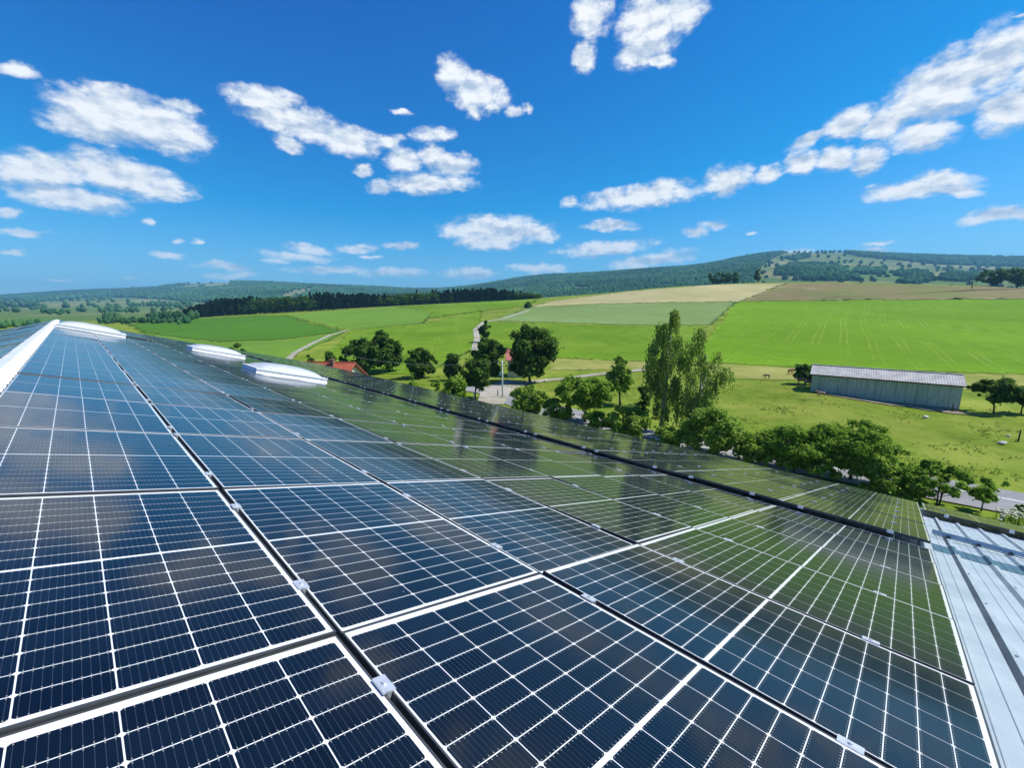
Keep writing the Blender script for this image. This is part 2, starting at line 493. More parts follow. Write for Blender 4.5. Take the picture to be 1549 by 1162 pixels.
    cr.elements[0].position, cr.elements[0].color = 0.0, (*cols[0][1], 1)
    cr.elements[1].position, cr.elements[1].color = cols[1][0], (*cols[1][1], 1)
    for q, c in cols[2:]:
        e = cr.elements.new(q)
        e.color = (*c, 1)
    f = n.noise(pos, 0.03, 6.0, 0.7)
    c = n.mix(n.range(f, 0.35, 0.7), ramp.outputs[0], (0.11, 0.15, 0.05))
    att = n('ShaderNodeAttribute', None, attribute_name='woodland').outputs['Fac']
    c = n.mix(att, c, (0.026, 0.066, 0.030))
    setin(n, b, Base_Color=c, Roughness=0.95, Specular_IOR_Level=0.02)
    MATS['hill_fields'] = m

    def leaf_mat(name, dark, mid, light, trans=0.35, spec=0.10, stands=False):
        m = bpy.data.materials.new(name)
        m.use_nodes = True
        m.node_tree.nodes.clear()
        n = N(m.node_tree)
        g = n('ShaderNodeNewGeometry')
        r = g.outputs['Random Per Island']
        ramp = n('ShaderNodeValToRGB', {0: r})
        cr = ramp.color_ramp
        cr.elements[0].color = (*dark, 1)
        cr.elements[1].color = (*light, 1)
        cr.elements.new(0.5).color = (*mid, 1)
        if stands:
            tn = n.range(n.noise(g.outputs['Position'], 0.0035, 4.0, 0.6), 0.34, 0.66, 0.55, 1.5, smooth=False)
            ramp = n('ShaderNodeVectorMath', {0: ramp.outputs[0], 'Scale': tn}, operation='SCALE')
        b = n('ShaderNodeBsdfPrincipled')
        setin(n, b, Base_Color=ramp.outputs[0], Roughness=0.75, Specular_IOR_Level=spec)
        t = n('ShaderNodeBsdfTranslucent', {0: n.mix(0.5, ramp.outputs[0], (0.16, 0.28, 0.03))})
        mx = n('ShaderNodeMixShader', {0: trans, 1: b.outputs[0], 2: t.outputs[0]})
        o = n('ShaderNodeOutputMaterial', {0: mx.outputs[0]})
        MATS[name] = m

    leaf_mat('leaf_dark', (0.034, 0.080, 0.012), (0.062, 0.130, 0.020), (0.115, 0.205, 0.036), 0.40)
    leaf_mat('leaf_mid', (0.140, 0.265, 0.022), (0.220, 0.375, 0.040), (0.330, 0.490, 0.078), 0.56)
    leaf_mat('leaf_light', (0.18, 0.320, 0.034), (0.29, 0.45, 0.064), (0.41, 0.56, 0.12), 0.58)
    leaf_mat('leaf_birch', (0.16, 0.260, 0.038), (0.27, 0.375, 0.070), (0.40, 0.49, 0.14), 0.58)
    leaf_mat('leaf_far', (0.028, 0.080, 0.034), (0.040, 0.105, 0.040), (0.062, 0.140, 0.048), 0.0, 0.0, True)
    leaf_mat('leaf_conifer', (0.010, 0.026, 0.012), (0.016, 0.038, 0.016), (0.028, 0.058, 0.020), 0.05, 0.03)
    leaf_mat('grass_blade', (0.15, 0.21, 0.03), (0.22, 0.27, 0.05), (0.32, 0.33, 0.10), 0.5)
    leaf_mat('flower_white', (0.6, 0.6, 0.42), (0.7, 0.7, 0.5), (0.75, 0.74, 0.6), 0.2)
    MATS['bark'] = plain('rough_bark', (0.045, 0.035, 0.026), (0.095, 0.078, 0.060), 6.0, 0.9, 0, 0.02, 14)
    MATS['birch_bark'] = plain('birch_bark', (0.05, 0.045, 0.04), (0.48, 0.46, 0.42), 2.2, 0.8, 0, 0.01, 8, lo=0.38, hi=0.52)
    MATS['tile'] = plain('red_clay_tile', (0.36, 0.075, 0.035), (0.47, 0.12, 0.055), 2.5, 0.8, 0, 0.01, 12)
    MATS['pink_tile'] = plain('faded_red_tile', (0.38, 0.12, 0.10), (0.48, 0.18, 0.15), 2.0, 0.8)
    MATS['cream'] = plain('cream_render', (0.62, 0.58, 0.48), (0.70, 0.67, 0.58), 1.0, 0.9)
    MATS['wood'] = plain('dark_timber', (0.05, 0.034, 0.022), (0.09, 0.06, 0.04), 5.0, 0.8)
    MATS['brick'] = plain('chimney_brick', (0.16, 0.085, 0.06), (0.24, 0.13, 0.09), 6.0, 0.9)
    m, n, b, o = new_mat('window_glass')
    setin(n, b, Base_Color=(0.02, 0.025, 0.03), Roughness=0.08)
    MATS['glass'] = m
    m, n, b, o = new_mat('grey_green_shed_sheet')
    pos = n('ShaderNodeNewGeometry').outputs['Position']
    mp = n('ShaderNodeMapping', {'Vector': pos, 'Scale': (1.5, 1.5, 0.12)}).outputs[0]
    st = n.range(n.noise(mp, 1.6, 6.0, 0.7), 0.34, 0.66)
    c = n.mix(st, (0.36, 0.38, 0.29), (0.49, 0.51, 0.41))
    setin(n, b, Base_Color=n.mix(n.range(n.noise(pos, 1.1, 6.0, 0.7), 0.55, 0.75), c, (0.24, 0.25, 0.19)), Roughness=0.75)
    MATS['shed_wall'] = m
    MATS['shed_roof'] = plain('weathered_fibre_cement', (0.33, 0.315, 0.295), (0.47, 0.455, 0.425), 0.9, 0.85, 0, 0.01, 6)
    MATS['plinth'] = plain('stained_plinth', (0.16, 0.17, 0.13), (0.24, 0.24, 0.19), 1.0, 0.9)
    MATS['pole'] = plain('pale_concrete', (0.52, 0.54, 0.54), (0.64, 0.66, 0.66), 3.0, 0.8)
    MATS['hide'] = plain('chestnut_coat', (0.12, 0.045, 0.020), (0.20, 0.080, 0.038), 3.0, 0.7)
    MATS['hide_pink'] = plain('tan_coat', (0.30, 0.16, 0.11), (0.38, 0.22, 0.16), 3.0, 0.7)
    MATS['stone'] = plain('field_stone', (0.45, 0.44, 0.40), (0.60, 0.58, 0.53), 3.0, 0.9, 0, 0.03, 9)
    MATS['earth'] = plain('trodden_earth', (0.20, 0.16, 0.10), (0.32, 0.27, 0.18), 1.2, 0.95, 0, 0.02, 6)
    MATS['white_paint'] = plain('white_marker', (0.7, 0.7, 0.68), (0.8, 0.8, 0.78), 4.0, 0.6)


build_materials()

# ------------------------------------------------------------------ terrain height
CTRL_PX = [  # picture x, picture y, distance in units of K metres
    (0, 500, 150), (0, 485, 350), (0, 470, 900), (0, 458, 1600), (0, 450, 2200), (0, 443, 3000),
    (100, 486, 330), (100, 466, 900), (100, 455, 1600), (100, 436, 3000),
    (200, 530, 90), (200, 495, 190), (200, 487, 300), (200, 470, 800), (200, 458, 1400), (200, 445, 2200), (200, 432, 3000),
    (300, 505, 155), (300, 481, 290), (300, 468, 650), (300, 455, 1500), (300, 426, 3000),
    (400, 545, 80), (400, 500, 170), (400, 475, 300), (400, 440, 1800), (400, 426, 3000),
    (500, 540, 84), (500, 432, 3000), (550, 560, 72), (550, 500, 150), (550, 466, 310), (600, 434, 3000), (560, 452, 1500),
    (650, 560, 72), (650, 500, 150), (650, 460, 330), (640, 441, 3200), (640, 452, 1600),
    (740, 565, 70), (740, 520, 115), (740, 480, 200), (740, 456, 330), (740, 429, 2600), (690, 434, 2900),
    (850, 575, 64), (850, 545, 85), (850, 490, 160), (850, 463, 250), (850, 448, 345), (800, 418, 2400), (860, 414, 2300), (850, 432, 1400),
    (1000, 560, 72), (1000, 490, 155), (1000, 458, 250), (950, 440, 350), (1010, 434, 365), (1000, 405, 2200), (1000, 424, 1300),
    (1120, 552, 74), (1120, 500, 130), (1120, 456, 235), (1120, 428.5, 380), (1070, 431, 372), (1140, 385, 2200), (1060, 400, 2200), (1120, 412, 1200),
    (1240, 557, 73), (1240, 505, 120), (1240, 453, 235), (1240, 427, 380), (1240, 415, 1000), (1240, 400, 1500), (1240, 379, 2200), (1190, 380, 2200),
    (1300, 381, 2300), (1320, 428, 378), (1400, 557, 73), (1400, 505, 120), (1400, 453, 235), (1400, 430, 370), (1400, 418, 1000), (1400, 405, 1600), (1400, 386, 2500),
    (1549, 557, 72), (1549, 505, 120), (1549, 452, 230), (1549, 437, 345), (1549, 417, 1100), (1549, 404, 1800), (1549, 389, 2700),
    (1480, 432, 360), (1229, 590, 48.7), (1450, 622, 41),
]


def make_height():
    P = []
    for x, y, Y in CTRL_PX:
        if Y >= 2200:
            y += 6 if 580 < x < 700 else 2.5     # leave room for the trees on the ridge
        v = at(x, y, Y * K)
        P.append((math.atan2(v.x, v.y), math.hypot(v.x, v.y), v.z))
    ex = []
    for (a, r, z), (x, y, Y) in zip(list(P), CTRL_PX):
        if x == 0:
            ex.append((a - 0.35, r, z))
        if x == 1549:
            ex.append((a + 0.35, r, z))
    P += ex
    for i in range(12):
        a = -1.2 + 2.4 * i / 11
        for r in (4, 14, 28, 46):
            P.append((a, r * K, 0.0))
    # hidden dips behind the near crests
    for x, z in ((-100, 4), (200, 3), (400, 7), (550, 7), (650, 9), (740, 10), (850, 11), (1000, 15), (1120, 22), (1240, 24), (1400, 22), (1549, 18), (1700, 18)):
        a = math.atan2((x - 774.5) / FPX, 1.0)
        P.append((a, 540 * K / math.cos(a), z * K))
    for x, z in ((-100, 50), (300, 90), (640, 70), (860, 100), (1140, 150), (1400, 170), (1700, 170)):
        a = math.atan2((x - 774.5) / FPX, 1.0)
        P.append((a, 4600 * K / math.cos(a), z * K))
        P.append((a, 9000 * K / math.cos(a), z * 0.5 * K))
    P = np.array(P)
    q = np.stack([P[:, 0] * 2.2, np.log(P[:, 1])], 1)
    # interpolate the slope seen from the camera: (z - HC) / r
    val = (P[:, 2] - HC) / P[:, 1]

    def kern(d2):
        return np.sqrt(d2 + 0.03)
    d2 = ((q[:, None, :] - q[None]) ** 2).sum(-1)
    n = len(q)
    A = np.zeros((n + 1, n + 1))
    A[:n, :n] = kern(d2) + np.eye(n) * -1e-4
    A[:n, n] = 1
    A[n, :n] = 1
    b = np.append(val, 0)
    w = np.linalg.solve(A, b)

    def H(X, Y):
        X = np.asarray(X, dtype=float)
        Y = np.asarray(Y, dtype=float)
        shp = X.shape
        X, Y = X.ravel(), Y.ravel()
        az = np.clip(np.arctan2(X, Y), -1.25, 1.25)
        r = np.maximum(np.hypot(X, Y), 4.0)
        e = np.stack([az * 2.2, np.log(r)], 1)
        out = np.empty(len(e))
        for i in range(0, len(e), 20000):
            d = ((e[i:i + 20000, None, :] - q[None]) ** 2).sum(-1)
            out[i:i + 20000] = kern(d) @ w[:n] + w[n]
        z = HC + out * r
        f = np.clip((r - 18 * K) / (34 * K - 18 * K), 0, 1)
        f = f * f * (3 - 2 * f)
        return (z * f).reshape(shp)
    return H


HEIGHT = make_height()


def hgt(x, y):
    return float(HEIGHT(np.array([x]), np.array([y]))[0])


TS = np.exp(np.linspace(math.log(12.0), math.log(7000.0), 900))


def hit(x, y):
    a, dy, dz = ray(x, y)
    X, Y, Z = a * TS, dy * TS, HC + dz * TS
    d = Z - HEIGHT(X, Y)
    i = np.argmax(d < 0)
    if d[i] >= 0:
        i = len(TS) - 1
    if i == 0:
        i = 1
    t = TS[i - 1] + (TS[i] - TS[i - 1]) * d[i - 1] / max(1e-9, d[i - 1] - d[i])
    return Vector((a * t, dy * t, HC + dz * t))


def in_poly(px, py, poly):
    poly = np.array(poly, dtype=float)
    inside = np.zeros(len(px), dtype=bool)
    j = len(poly) - 1
    for i in range(len(poly)):
        xi, yi = poly[i]
        xj, yj = poly[j]
        c = ((yi > py) != (yj > py)) & (px < (xj - xi) * (py - yi) / (yj - yi + 1e-12) + xi)
        inside ^= c
        j = i
    return inside


def open_land(px, py):
    right_open = [(1140, 424), (1150, 404), (1172, 388), (1196, 379), (1240, 377), (1270, 381), (1300, 388), (1380, 396), (1420, 400), (1560, 404), (1700, 405), (1700, 440), (1140, 440)]
    opn = in_poly(px, py, right_open)
    for poly in ([(266, 434), (300, 427), (350, 427), (346, 435), (282, 438)], [(210, 440), (214, 437), (243, 434), (240, 438)], [(420, 450), (436, 440), (476, 434), (470, 442), (440, 452)],
                 [(866, 438), (872, 433), (892, 434), (888, 438)], [(-400, 452), (60, 455), (130, 450), (200, 450), (250, 453), (330, 458), (400, 468), (400, 500), (-400, 500)],
                 [(560, 452), (580, 445), (620, 446), (640, 452)]):
        opn |= in_poly(px, py, poly)
    wood = np.zeros(len(px), dtype=bool)
    for poly in ([(1170, 417), (1176, 405), (1200, 401), (1240, 399), (1270, 403), (1282, 411), (1270, 417)], [(1184, 390), (1220, 385), (1226, 389), (1200, 394)],
                 [(1284, 415), (1300, 406), (1336, 408), (1338, 415)], [(1350, 417), (1362, 410), (1384, 412), (1380, 418)], [(1352, 428), (1380, 417), (1400, 411), (1415, 424), (1392, 429)],
                 [(1415, 424), (1436, 412), (1470, 415), (1490, 420), (1460, 426)], [(1196, 424), (1210, 417), (1300, 418), (1306, 425)]):
        wood |= in_poly(px, py, poly)
    return opn, wood


def build_ground():
    rads = np.concatenate([[0.0], np.exp(np.linspace(math.log(3), math.log(620), 190))])
    azs = np.concatenate([np.linspace(-math.pi, -1.0, 60, endpoint=False), np.linspace(-1.0, 1.0, 320, endpoint=False), np.linspace(1.0, math.pi, 60, endpoint=False)])
    R_, A_ = np.meshgrid(rads, azs, indexing='ij')
    X, Y = R_ * np.sin(A_), R_ * np.cos(A_)
    Z = HEIGHT(X, Y) - np.clip(R_ * 0.0005 + 0.02, 0.02, 0.4)
    na = len(azs)
    idx = np.arange(len(rads) * na).reshape(len(rads), na)
    F = np.stack([idx[:-1], np.roll(idx, -1, 1)[:-1], np.roll(idx, -1, 1)[1:], idx[1:]], -1).reshape(-1, 4)[:, ::-1]
    me = np_mesh('ground', np.stack([X, Y, Z], -1).reshape(-1, 3), F, MATS['pasture'], True)
    tag(link('ground', me), kind='structure')

    rads = np.exp(np.linspace(math.log(560), math.log(12000), 210))
    azs = np.linspace(-1.45, 1.45, 560)
    R_, A_ = np.meshgrid(rads, azs, indexing='ij')
    X, Y = R_ * np.sin(A_), R_ * np.cos(A_)
    Z = HEIGHT(X, Y) - 1.0
    na = len(azs)
    idx = np.arange(len(rads) * na).reshape(len(rads), na)
    F = np.stack([idx[:-1, :-1], idx[:-1, 1:], idx[1:, 1:], idx[1:, :-1]], -1).reshape(-1, 4)[:, ::-1]
    me = np_mesh('hills', np.stack([X, Y, Z], -1).reshape(-1, 3), F, MATS['hill_fields'], True)
    qx, qy = project(X.ravel(), Y.ravel(), Z.ravel() + 1.0)
    opn, wood = open_land(qx, qy)
    at_ = me.attributes.new('woodland', 'FLOAT', 'POINT')
    at_.data.foreach_set('value', ((~opn) | wood).astype(np.float32))
    tag(link('hills', me), kind='structure')


def resample(pts, n):
    pts = [Vector((p[0], p[1])) for p in pts]
    L = [0]
    for a, b in zip(pts, pts[1:]):
        L.append(L[-1] + (b - a).length)
    out = []
    for i in range(n):
        s = L[-1] * i / (n - 1)
        k = 0
        while k < len(L) - 2 and L[k + 1] < s:
            k += 1
        t = (s - L[k]) / max(1e-9, L[k + 1] - L[k])
        out.append(pts[k].lerp(pts[k + 1], t))
    return out


def field(name, bottom, top, mat, lift=0.0, n=90, m=60):
    bw = [hit(*p) for p in resample(bottom, 26)]
    tw = [hit(*p) for p in resample(top, 26)]
    B = np.array([tuple(p) for p in resample(bw, n)])
    T = np.array([tuple(p) for p in resample(tw, n)])
    s = np.linspace(0, 1, m)[:, None, None]
    G = B[None] * (1 - s) + T[None] * s
    fr = np.random.default_rng(len(name) + n)
    amp = 0.004 * np.hypot(G[..., 0], G[..., 1])
    edge = np.zeros(G.shape[:2], dtype=bool)
    edge[0] = edge[-1] = True
    edge[:, 0] = edge[:, -1] = True
    for k in (0, 1):
        G[..., k] += np.where(edge, amp * fr.normal(size=G.shape[:2]), 0)
    X, Y = G[..., 0], G[..., 1]
    Z = HEIGHT(X, Y) + 0.012 + lift
    idx = np.arange(n * m).reshape(m, n)
    F = np.stack([idx[:-1, :-1], idx[:-1, 1:], idx[1:, 1:], idx[1:, :-1]], -1).reshape(-1, 4)
    # border skirt so that the crop has a thickness
    V = np.stack([X, Y, Z], -1).reshape(-1, 3)
    ring = np.concatenate([idx[0, :], idx[1:, -1], idx[-1, ::-1][1:], idx[::-1, 0][1:-1]])
    low = V[ring].copy()
    low[:, 2] -= 0.6
    b = len(V)
    k = len(ring)
    j = np.arange(k)
    F2 = np.stack([ring[j], ring[(j + 1) % k], b + (j + 1) % k, b + j], -1)
    me = np_mesh(name, np.concatenate([V, low]), np.concatenate([F, F2]), MATS[mat], True)
    tag(link(name, me), kind='structure')


def ribbon(name, px, width, mat, lift=0.03, n=70, world=None):
    pts = world if world else [hit(*p) for p in px]
    P = resample(pts, n)
    V, F = [], []
    for i, p in enumerate(P):
        d = (P[min(i + 1, n - 1)] - P[max(i - 1, 0)]).normalized()
        s = Vector((d.y, -d.x))
        w = width(i / (n - 1)) if callable(width) else width
        for k in range(5):
            q = p + s * (w * (k / 4 - 0.5))
            V.append((q.x, q.y))
        if i:
            b = 5 * (i - 1)
            for k in range(4):
                F.append((b + k, b + k + 1, b + 5 + k + 1, b + 5 + k))
    V = np.array(V)
    Z = HEIGHT(V[:, 0], V[:, 1]) + lift
    me = np_mesh(name, np.c_[V, Z], np.array(F)[:, ::-1], MATS[mat], True)
    # make the faces look up
    o = tag(link(name, me), kind='structure')
    return o


def build_fields():
    field('field_right', [(1040, 546), (1200, 555), (1400, 561), (1549, 566), (2300, 590)], [(1112, 457), (1300, 454), (1549, 453), (2300, 450)], 'bright_field', n=150, m=90)
    field('field_brown', [(1124, 455.5), (1300, 453.2), (1549, 452), (2300, 449)], [(1192, 428.5), (1300, 428), (1400, 431), (1549, 438), (2300, 436)], 'brown_field', n=150, m=50)
    field('field_tan', [(800, 464.5), (900, 459.5), (1000, 457.5), (1118, 456)], [(838, 455), (950, 441), (1080, 430.5), (1190, 428.3)], 'tan_field', n=120, m=50)
    field('field_barley', [(745, 485), (850, 488), (990, 492), (1072, 491)], [(798, 465), (900, 460), (1000, 458), (1112, 456.8)], 'barley_field', 0.06, n=120, m=50)
    field('field_meadow', [(735, 522), (840, 541), (950, 546), (1036, 548)], [(735, 487), (850, 490), (990, 494), (1068, 493)], 'meadow_field', n=120, m=60)
    field('field_stubble', [(834, 560), (900, 559), (990, 560)], [(834, 541.5), (950, 546.5), (1030, 549)], 'dry_strip', n=60, m=24)
    field('field_dry_edge', [(1100, 572), (1225, 576), (1470, 590), (1549, 597), (1900, 615)], [(1040, 548), (1200, 557), (1549, 568), (1900, 580)], 'dry_strip', n=120, m=30)
    field('field_left', [(218, 503), (330, 517), (430, 513), (522, 501)], [(196, 490), (300, 482), (380, 477.5), (430, 477)], 'deep_green_field', n=90, m=50)
    field('field_left_low', [(300, 530), (360, 541), (430, 546), (450, 535)], [(220, 504), (332, 518), (432, 514), (520, 503)], 'mint_field', n=80, m=30)
    field('field_mint', [(436, 478), (480, 488), (527, 499), (640, 489)], [(434, 476), (520, 469), (600, 464), (655, 472)], 'mint_field', n=80, m=40)
    field('field_centre', [(478, 556), (560, 566), (640, 566), (722, 525)], [(532, 500), (640, 490.5), (690, 478), (728, 470)], 'meadow_field', n=110, m=70)
    field('field_crest', [(656, 480), (700, 474), (735, 469), (800, 463)], [(600, 463.5), (680, 459), (740, 456), (812, 452.5)], 'meadow_field', n=90, m=30)
    # roads and tracks
    ribbon('road', [(2000, 880), (1549, 764), (1440, 744), (1290, 717), (1150, 693), (1008, 671), (900, 640), (800, 612), (752, 594), (700, 585)], 5.4, 'asphalt', 0.05)
    ribbon('road_marking', [(2000, 874), (1549, 760.5), (1440, 741), (1290, 714.5), (1150, 691), (1008, 669.3), (900, 638.6), (800, 611)], 0.14, 'white_paint', 0.056)
    ribbon('lane', [(742, 612), (748, 596), (765, 584), (790, 577)], lambda t: 3.6 + 2.6 * t, 'gravel_track', 0.07)
    ribbon('lane_pasture', [(770, 582), (830, 575), (900, 567), (960, 561), (1010, 556)], 2.6, 'gravel_track', 0.06)
    ribbon('path_hill', [(718, 530), (722, 512), (719, 499), (731, 488), (760, 482), (800, 470)], 2.4, 'gravel_track', 0.10)
    ribbon('path_field', [(432, 548), (445, 535), (470, 521), (500, 507), (527, 499)], 1.7, 'gravel_track', 0.10)


# ------------------------------------------------------------------ roof frame
PU, CV = 1.73, 1.154             # panel pitch along the ridge, pitch down the slope
RC = np.array([-1.3631491, -0.8008217, -0.95705258])
RR = np.array([[-0.71512508, 0.6737322, -0.18622848], [-0.12549739, 0.13834096, 0.98240123], [0.68763837, 0.72591095, -0.01437946]])
WR, WD, WF = Vector((1, 0, 0)), Vector((0, -SP, -CP)), Vector((0, CP, -SP))


def axis(i):
    return WR * RR[0, i] + WD * RR[1, i] + WF * RR[2, i]


AU, AV, AN = axis(0).normalized(), axis(1).normalized(), -axis(2).normalized()
ORG = Vector((0, 0, HC)) - AU * RC[0] - AV * RC[1] + AN * RC[2]
MR = Matrix(((AV.x, AU.x, AN.x, ORG.x), (AV.y, AU.y, AN.y, ORG.y), (AV.z, AU.z, AN.z, ORG.z), (0, 0, 0, 1)))
ROOF_Z = -0.125                  # metal sheet below the panel tops
VR = -1.135 * CV                 # ridge line
U_END = 22.0 * PU
U_NEAR = -5.2 * PU
V_EAVE = 13.42 * CV


def rp(v, u, h=0.0):
    return MR @ Vector((v, u, h))


# mirrored slope behind the ridge
RIDGE0 = rp(VR, 0, 0)
LEFT_PITCH = math.radians(13.0)
AHL = Vector((-AV.x, -AV.y, 0)).normalized()
AVL = AHL * math.cos(LEFT_PITCH) - Vector((0, 0, math.sin(LEFT_PITCH)))
ANL = AHL * math.sin(LEFT_PITCH) + Vector((0, 0, math.cos(LEFT_PITCH)))


def lp(v, u, h=0.0):
    return RIDGE0 + AVL * v + AU * u + ANL * h


ML = Matrix(((AVL.x, AU.x, ANL.x, RIDGE0.x), (AVL.y, AU.y, ANL.y, RIDGE0.y), (AVL.z, AU.z, ANL.z, RIDGE0.z), (0, 0, 0, 1)))


def sag(v):
    c = v / CV
    if c < 6.1:
        return -0.040 * max(0.0, min(1.0, (c - 2.0) / 4.0)) ** 1.5
    return 0.030


DOMES = [  # u0, u1, v0, v1 (metres)
    (8.03 * PU, 8.97 * PU, 3.04 * CV, 4.96 * CV),
    (14.03 * PU, 14.97 * PU, 3.04 * CV, 4.96 * CV),
    (15.03 * PU, 15.97 * PU, -0.97 * CV, 0.97 * CV),
]


def sheet_profile(u0, u1):
    """(u,h) outline of the trapezoidal sheet"""
    pr = []
    k0 = math.floor(u0 / 0.333) - 1
    k1 = math.ceil(u1 / 0.333) + 1
    off = -1.16 * PU + 0.333 * 20
    for k in range(k0 - 10, k1 + 10):
        c = off + (k - 20) * 0.333
        pr += [(c - 0.046, 0), (c - 0.020, 0.038), (c + 0.020, 0.038), (c + 0.046, 0),
               (c + 0.118, 0), (c + 0.122, 0.005), (c + 0.130, 0.005), (c + 0.134, 0),
               (c + 0.205, 0), (c + 0.209, 0.005), (c + 0.217, 0.005), (c + 0.221, 0)]
    return [q for q in pr if u0 <= q[0] <= u1]


def build_hall():
    base = rp(6 * CV, 10 * PU)
    root = empty('farm_hall', (base.x, base.y, 0))
    tag(root, 'large farm hall whose ribbed metal roof carries the solar panels', 'farm hall')
    o = Vector(root.location)
    g = lambda f: (lambda q: f(q.x, q.y, q.z) - o)
    R, L = g(rp), g(lp)

    def sheet(name, u0, u1, v0, v1, fn, lift=0.0):
        pr = sheet_profile(u0, u1)
        mb = MB()
        v, f = [], []
        vs = [v0 + (v1 - v0) * i / 6 for i in range(7)]
        for (u, h) in pr:
            for vv in vs:
                v.append((vv, u, h + ROOF_Z + lift))
        for i in range(len(pr) - 1):
            for j in range(6):
                a = i * 7 + j
                f.append((a, a + 1, a + 8, a + 7))
        mb.add(v, f)
        return mb.build(name, MATS['sheet'], root, False, fn)
    edges = [U_NEAR + i * 0.999 for i in range(8)]
    for a, b in zip(edges, edges[1:]):
        sheet('roof_sheet', a, b + 0.07, VR + 0.02, V_EAVE, R, 0.0015 * (edges.index(a) % 2))
    sheet('roof_sheet', edges[-1], U_END, VR + 0.02, V_EAVE, R)
    sheet('roof_sheet', U_NEAR, U_END, 0.02, V_EAVE - VR, L)
    # walls under the roof
    ev = rp(V_EAVE - 0.5, 0, ROOF_Z - 0.25).z
    w = MB()
    c = [rp(V_EAVE - 0.5, U_NEAR + 0.3), rp(V_EAVE - 0.5, U_END - 0.3), lp(V_EAVE - VR - 0.5, U_END - 0.3), lp(V_EAVE - VR - 0.5, U_NEAR + 0.3)]
    rz = rp(VR, 0, ROOF_Z - 0.3).z
    vv = [Vector((p.x, p.y, -3)) - o for p in c] + [Vector((p.x, p.y, ev)) - o for p in c]
    m1, m2 = (c[1] + c[2]) / 2, (c[0] + c[3]) / 2
    vv += [Vector((m1.x, m1.y, rz)) - o, Vector((m2.x, m2.y, rz)) - o]
    w.add(vv, [(0, 1, 5, 4), (2, 3, 7, 6), (1, 2, 6, 8, 5), (3, 0, 4, 9, 7)])
    w.build('wall', MATS['concrete'], root)
    # verge trims and gutter
    for u in (U_END, U_NEAR):
        MB().box(VR + 0.05, V_EAVE, u - 0.04, u + 0.06, ROOF_Z - 0.25, ROOF_Z + 0.05).build('verge_trim', MATS['ridge'], root, False, R)
    gm = MB()
    pr = [(V_EAVE + 0.02, -0.04), (V_EAVE + 0.03, -0.15), (V_EAVE + 0.10, -0.19), (V_EAVE + 0.17, -0.14), (V_EAVE + 0.18, -0.03), (V_EAVE + 0.165, -0.03), (V_EAVE + 0.155, -0.13), (V_EAVE + 0.10, -0.17), (V_EAVE + 0.045, -0.14), (V_EAVE + 0.035, -0.04)]
    v = [(a, u, h + ROOF_Z) for u in (U_NEAR, U_END) for a, h in pr]
    n = len(pr)
    gm.add(v, [(i, (i + 1) % n, n + (i + 1) % n, n + i) for i in range(n)]).build('gutter', MATS['rail'], root, False, R)
    # ridge cap: overlapping ribbed pieces on both slopes
    u = -1.3 * PU
    i = 0
    while u < U_END:
        L_ = 0.333
        for fn, s in ((R, 0), (L, 1)):
            v0, v1 = (VR, -1.005 * CV) if s == 0 else (0.0, 0.19)
            pr = [(0.0, 0.0), (0.05, 0.0), (0.065, 0.036), (0.135, 0.036), (0.15, 0.0), (L_ - 0.010, 0.0)]
            mb = MB()
            v, f = [], []
            for (du, h) in pr:
                top = ROOF_Z + 0.075 + h
                v += [(v0, u + du, top + 0.012), (v1, u + du, top), (v1, u + du, top - 0.05 - h * 0.5)]
            for k in range(len(pr) - 1):
                a = 3 * k
                f += [(a, a + 1, a + 4, a + 3), (a + 1, a + 2, a + 5, a + 4)]
            mb.add(v, f).build('ridge_cap', MATS['ridge'], root, False, fn)
        if i % 2 == 0 and u < 12 * PU:
            MB().box(-1.012 * CV, -0.992 * CV, u + 0.20, u + 0.27, ROOF_Z + 0.005, ROOF_Z + 0.085).build('profile_filler', MATS['dark'], root, False, R)
        u += L_
        i += 1
    # loose mounting rail on the bare sheet, and a blue grey strip painted as a cast shadow across the ribs
    rv = 8.05 * CV
    rb = MB()
    pr = [(-0.022, 0.0), (0.022, 0.0), (0.022, 0.07), (0.010, 0.07), (0.010, 0.060), (-0.010, 0.060), (-0.010, 0.07), (-0.022, 0.07)]
    v = [(rv + a, uu, h + ROOF_Z + 0.048) for uu in (-1.05 * PU, U_NEAR + 0.5) for a, h in pr]
    n = len(pr)
    rb.add(v, [(i, n + i, n + (i + 1) % n, (i + 1) % n) for i in range(n)] + [tuple(range(n)), tuple(range(n, 2 * n))[::-1]])
    rb.build('mounting_rail', MATS['rail'], root, False, R)
    for k in range(8):
        cu = -1.16 * PU - 0.333 * k
        if k % 1 == 0:
            MB().box(rv - 0.035, rv + 0.035, cu - 0.03, cu + 0.03, ROOF_Z + 0.038, ROOF_Z + 0.05).box(rv - 0.05, rv - 0.02, cu - 0.015, cu + 0.015, ROOF_Z + 0.045, ROOF_Z + 0.08).build('rail_foot', MATS['frame'], root, False, R)
    # loose black cable lying by the rail
    cb = MB()
    pts = [(rv - 0.12 + 0.03 * math.sin(t * 1.3), -1.06 * PU - t * 0.3, ROOF_Z + 0.046) for t in [i * 0.2 for i in range(26)]]
    cb.tube(pts, [0.006] * len(pts), 6).build('cable', MATS['dark'], root, True, R)
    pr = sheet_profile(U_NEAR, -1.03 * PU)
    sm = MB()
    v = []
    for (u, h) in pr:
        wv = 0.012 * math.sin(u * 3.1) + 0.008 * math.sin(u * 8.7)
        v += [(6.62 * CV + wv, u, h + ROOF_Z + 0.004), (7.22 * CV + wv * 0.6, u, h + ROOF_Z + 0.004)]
    sm.add(v, [(2 * i, 2 * i + 1, 2 * i + 3, 2 * i + 2) for i in range(len(pr) - 1)]).build('shadow_strip', MATS['strip'], root, False, R)
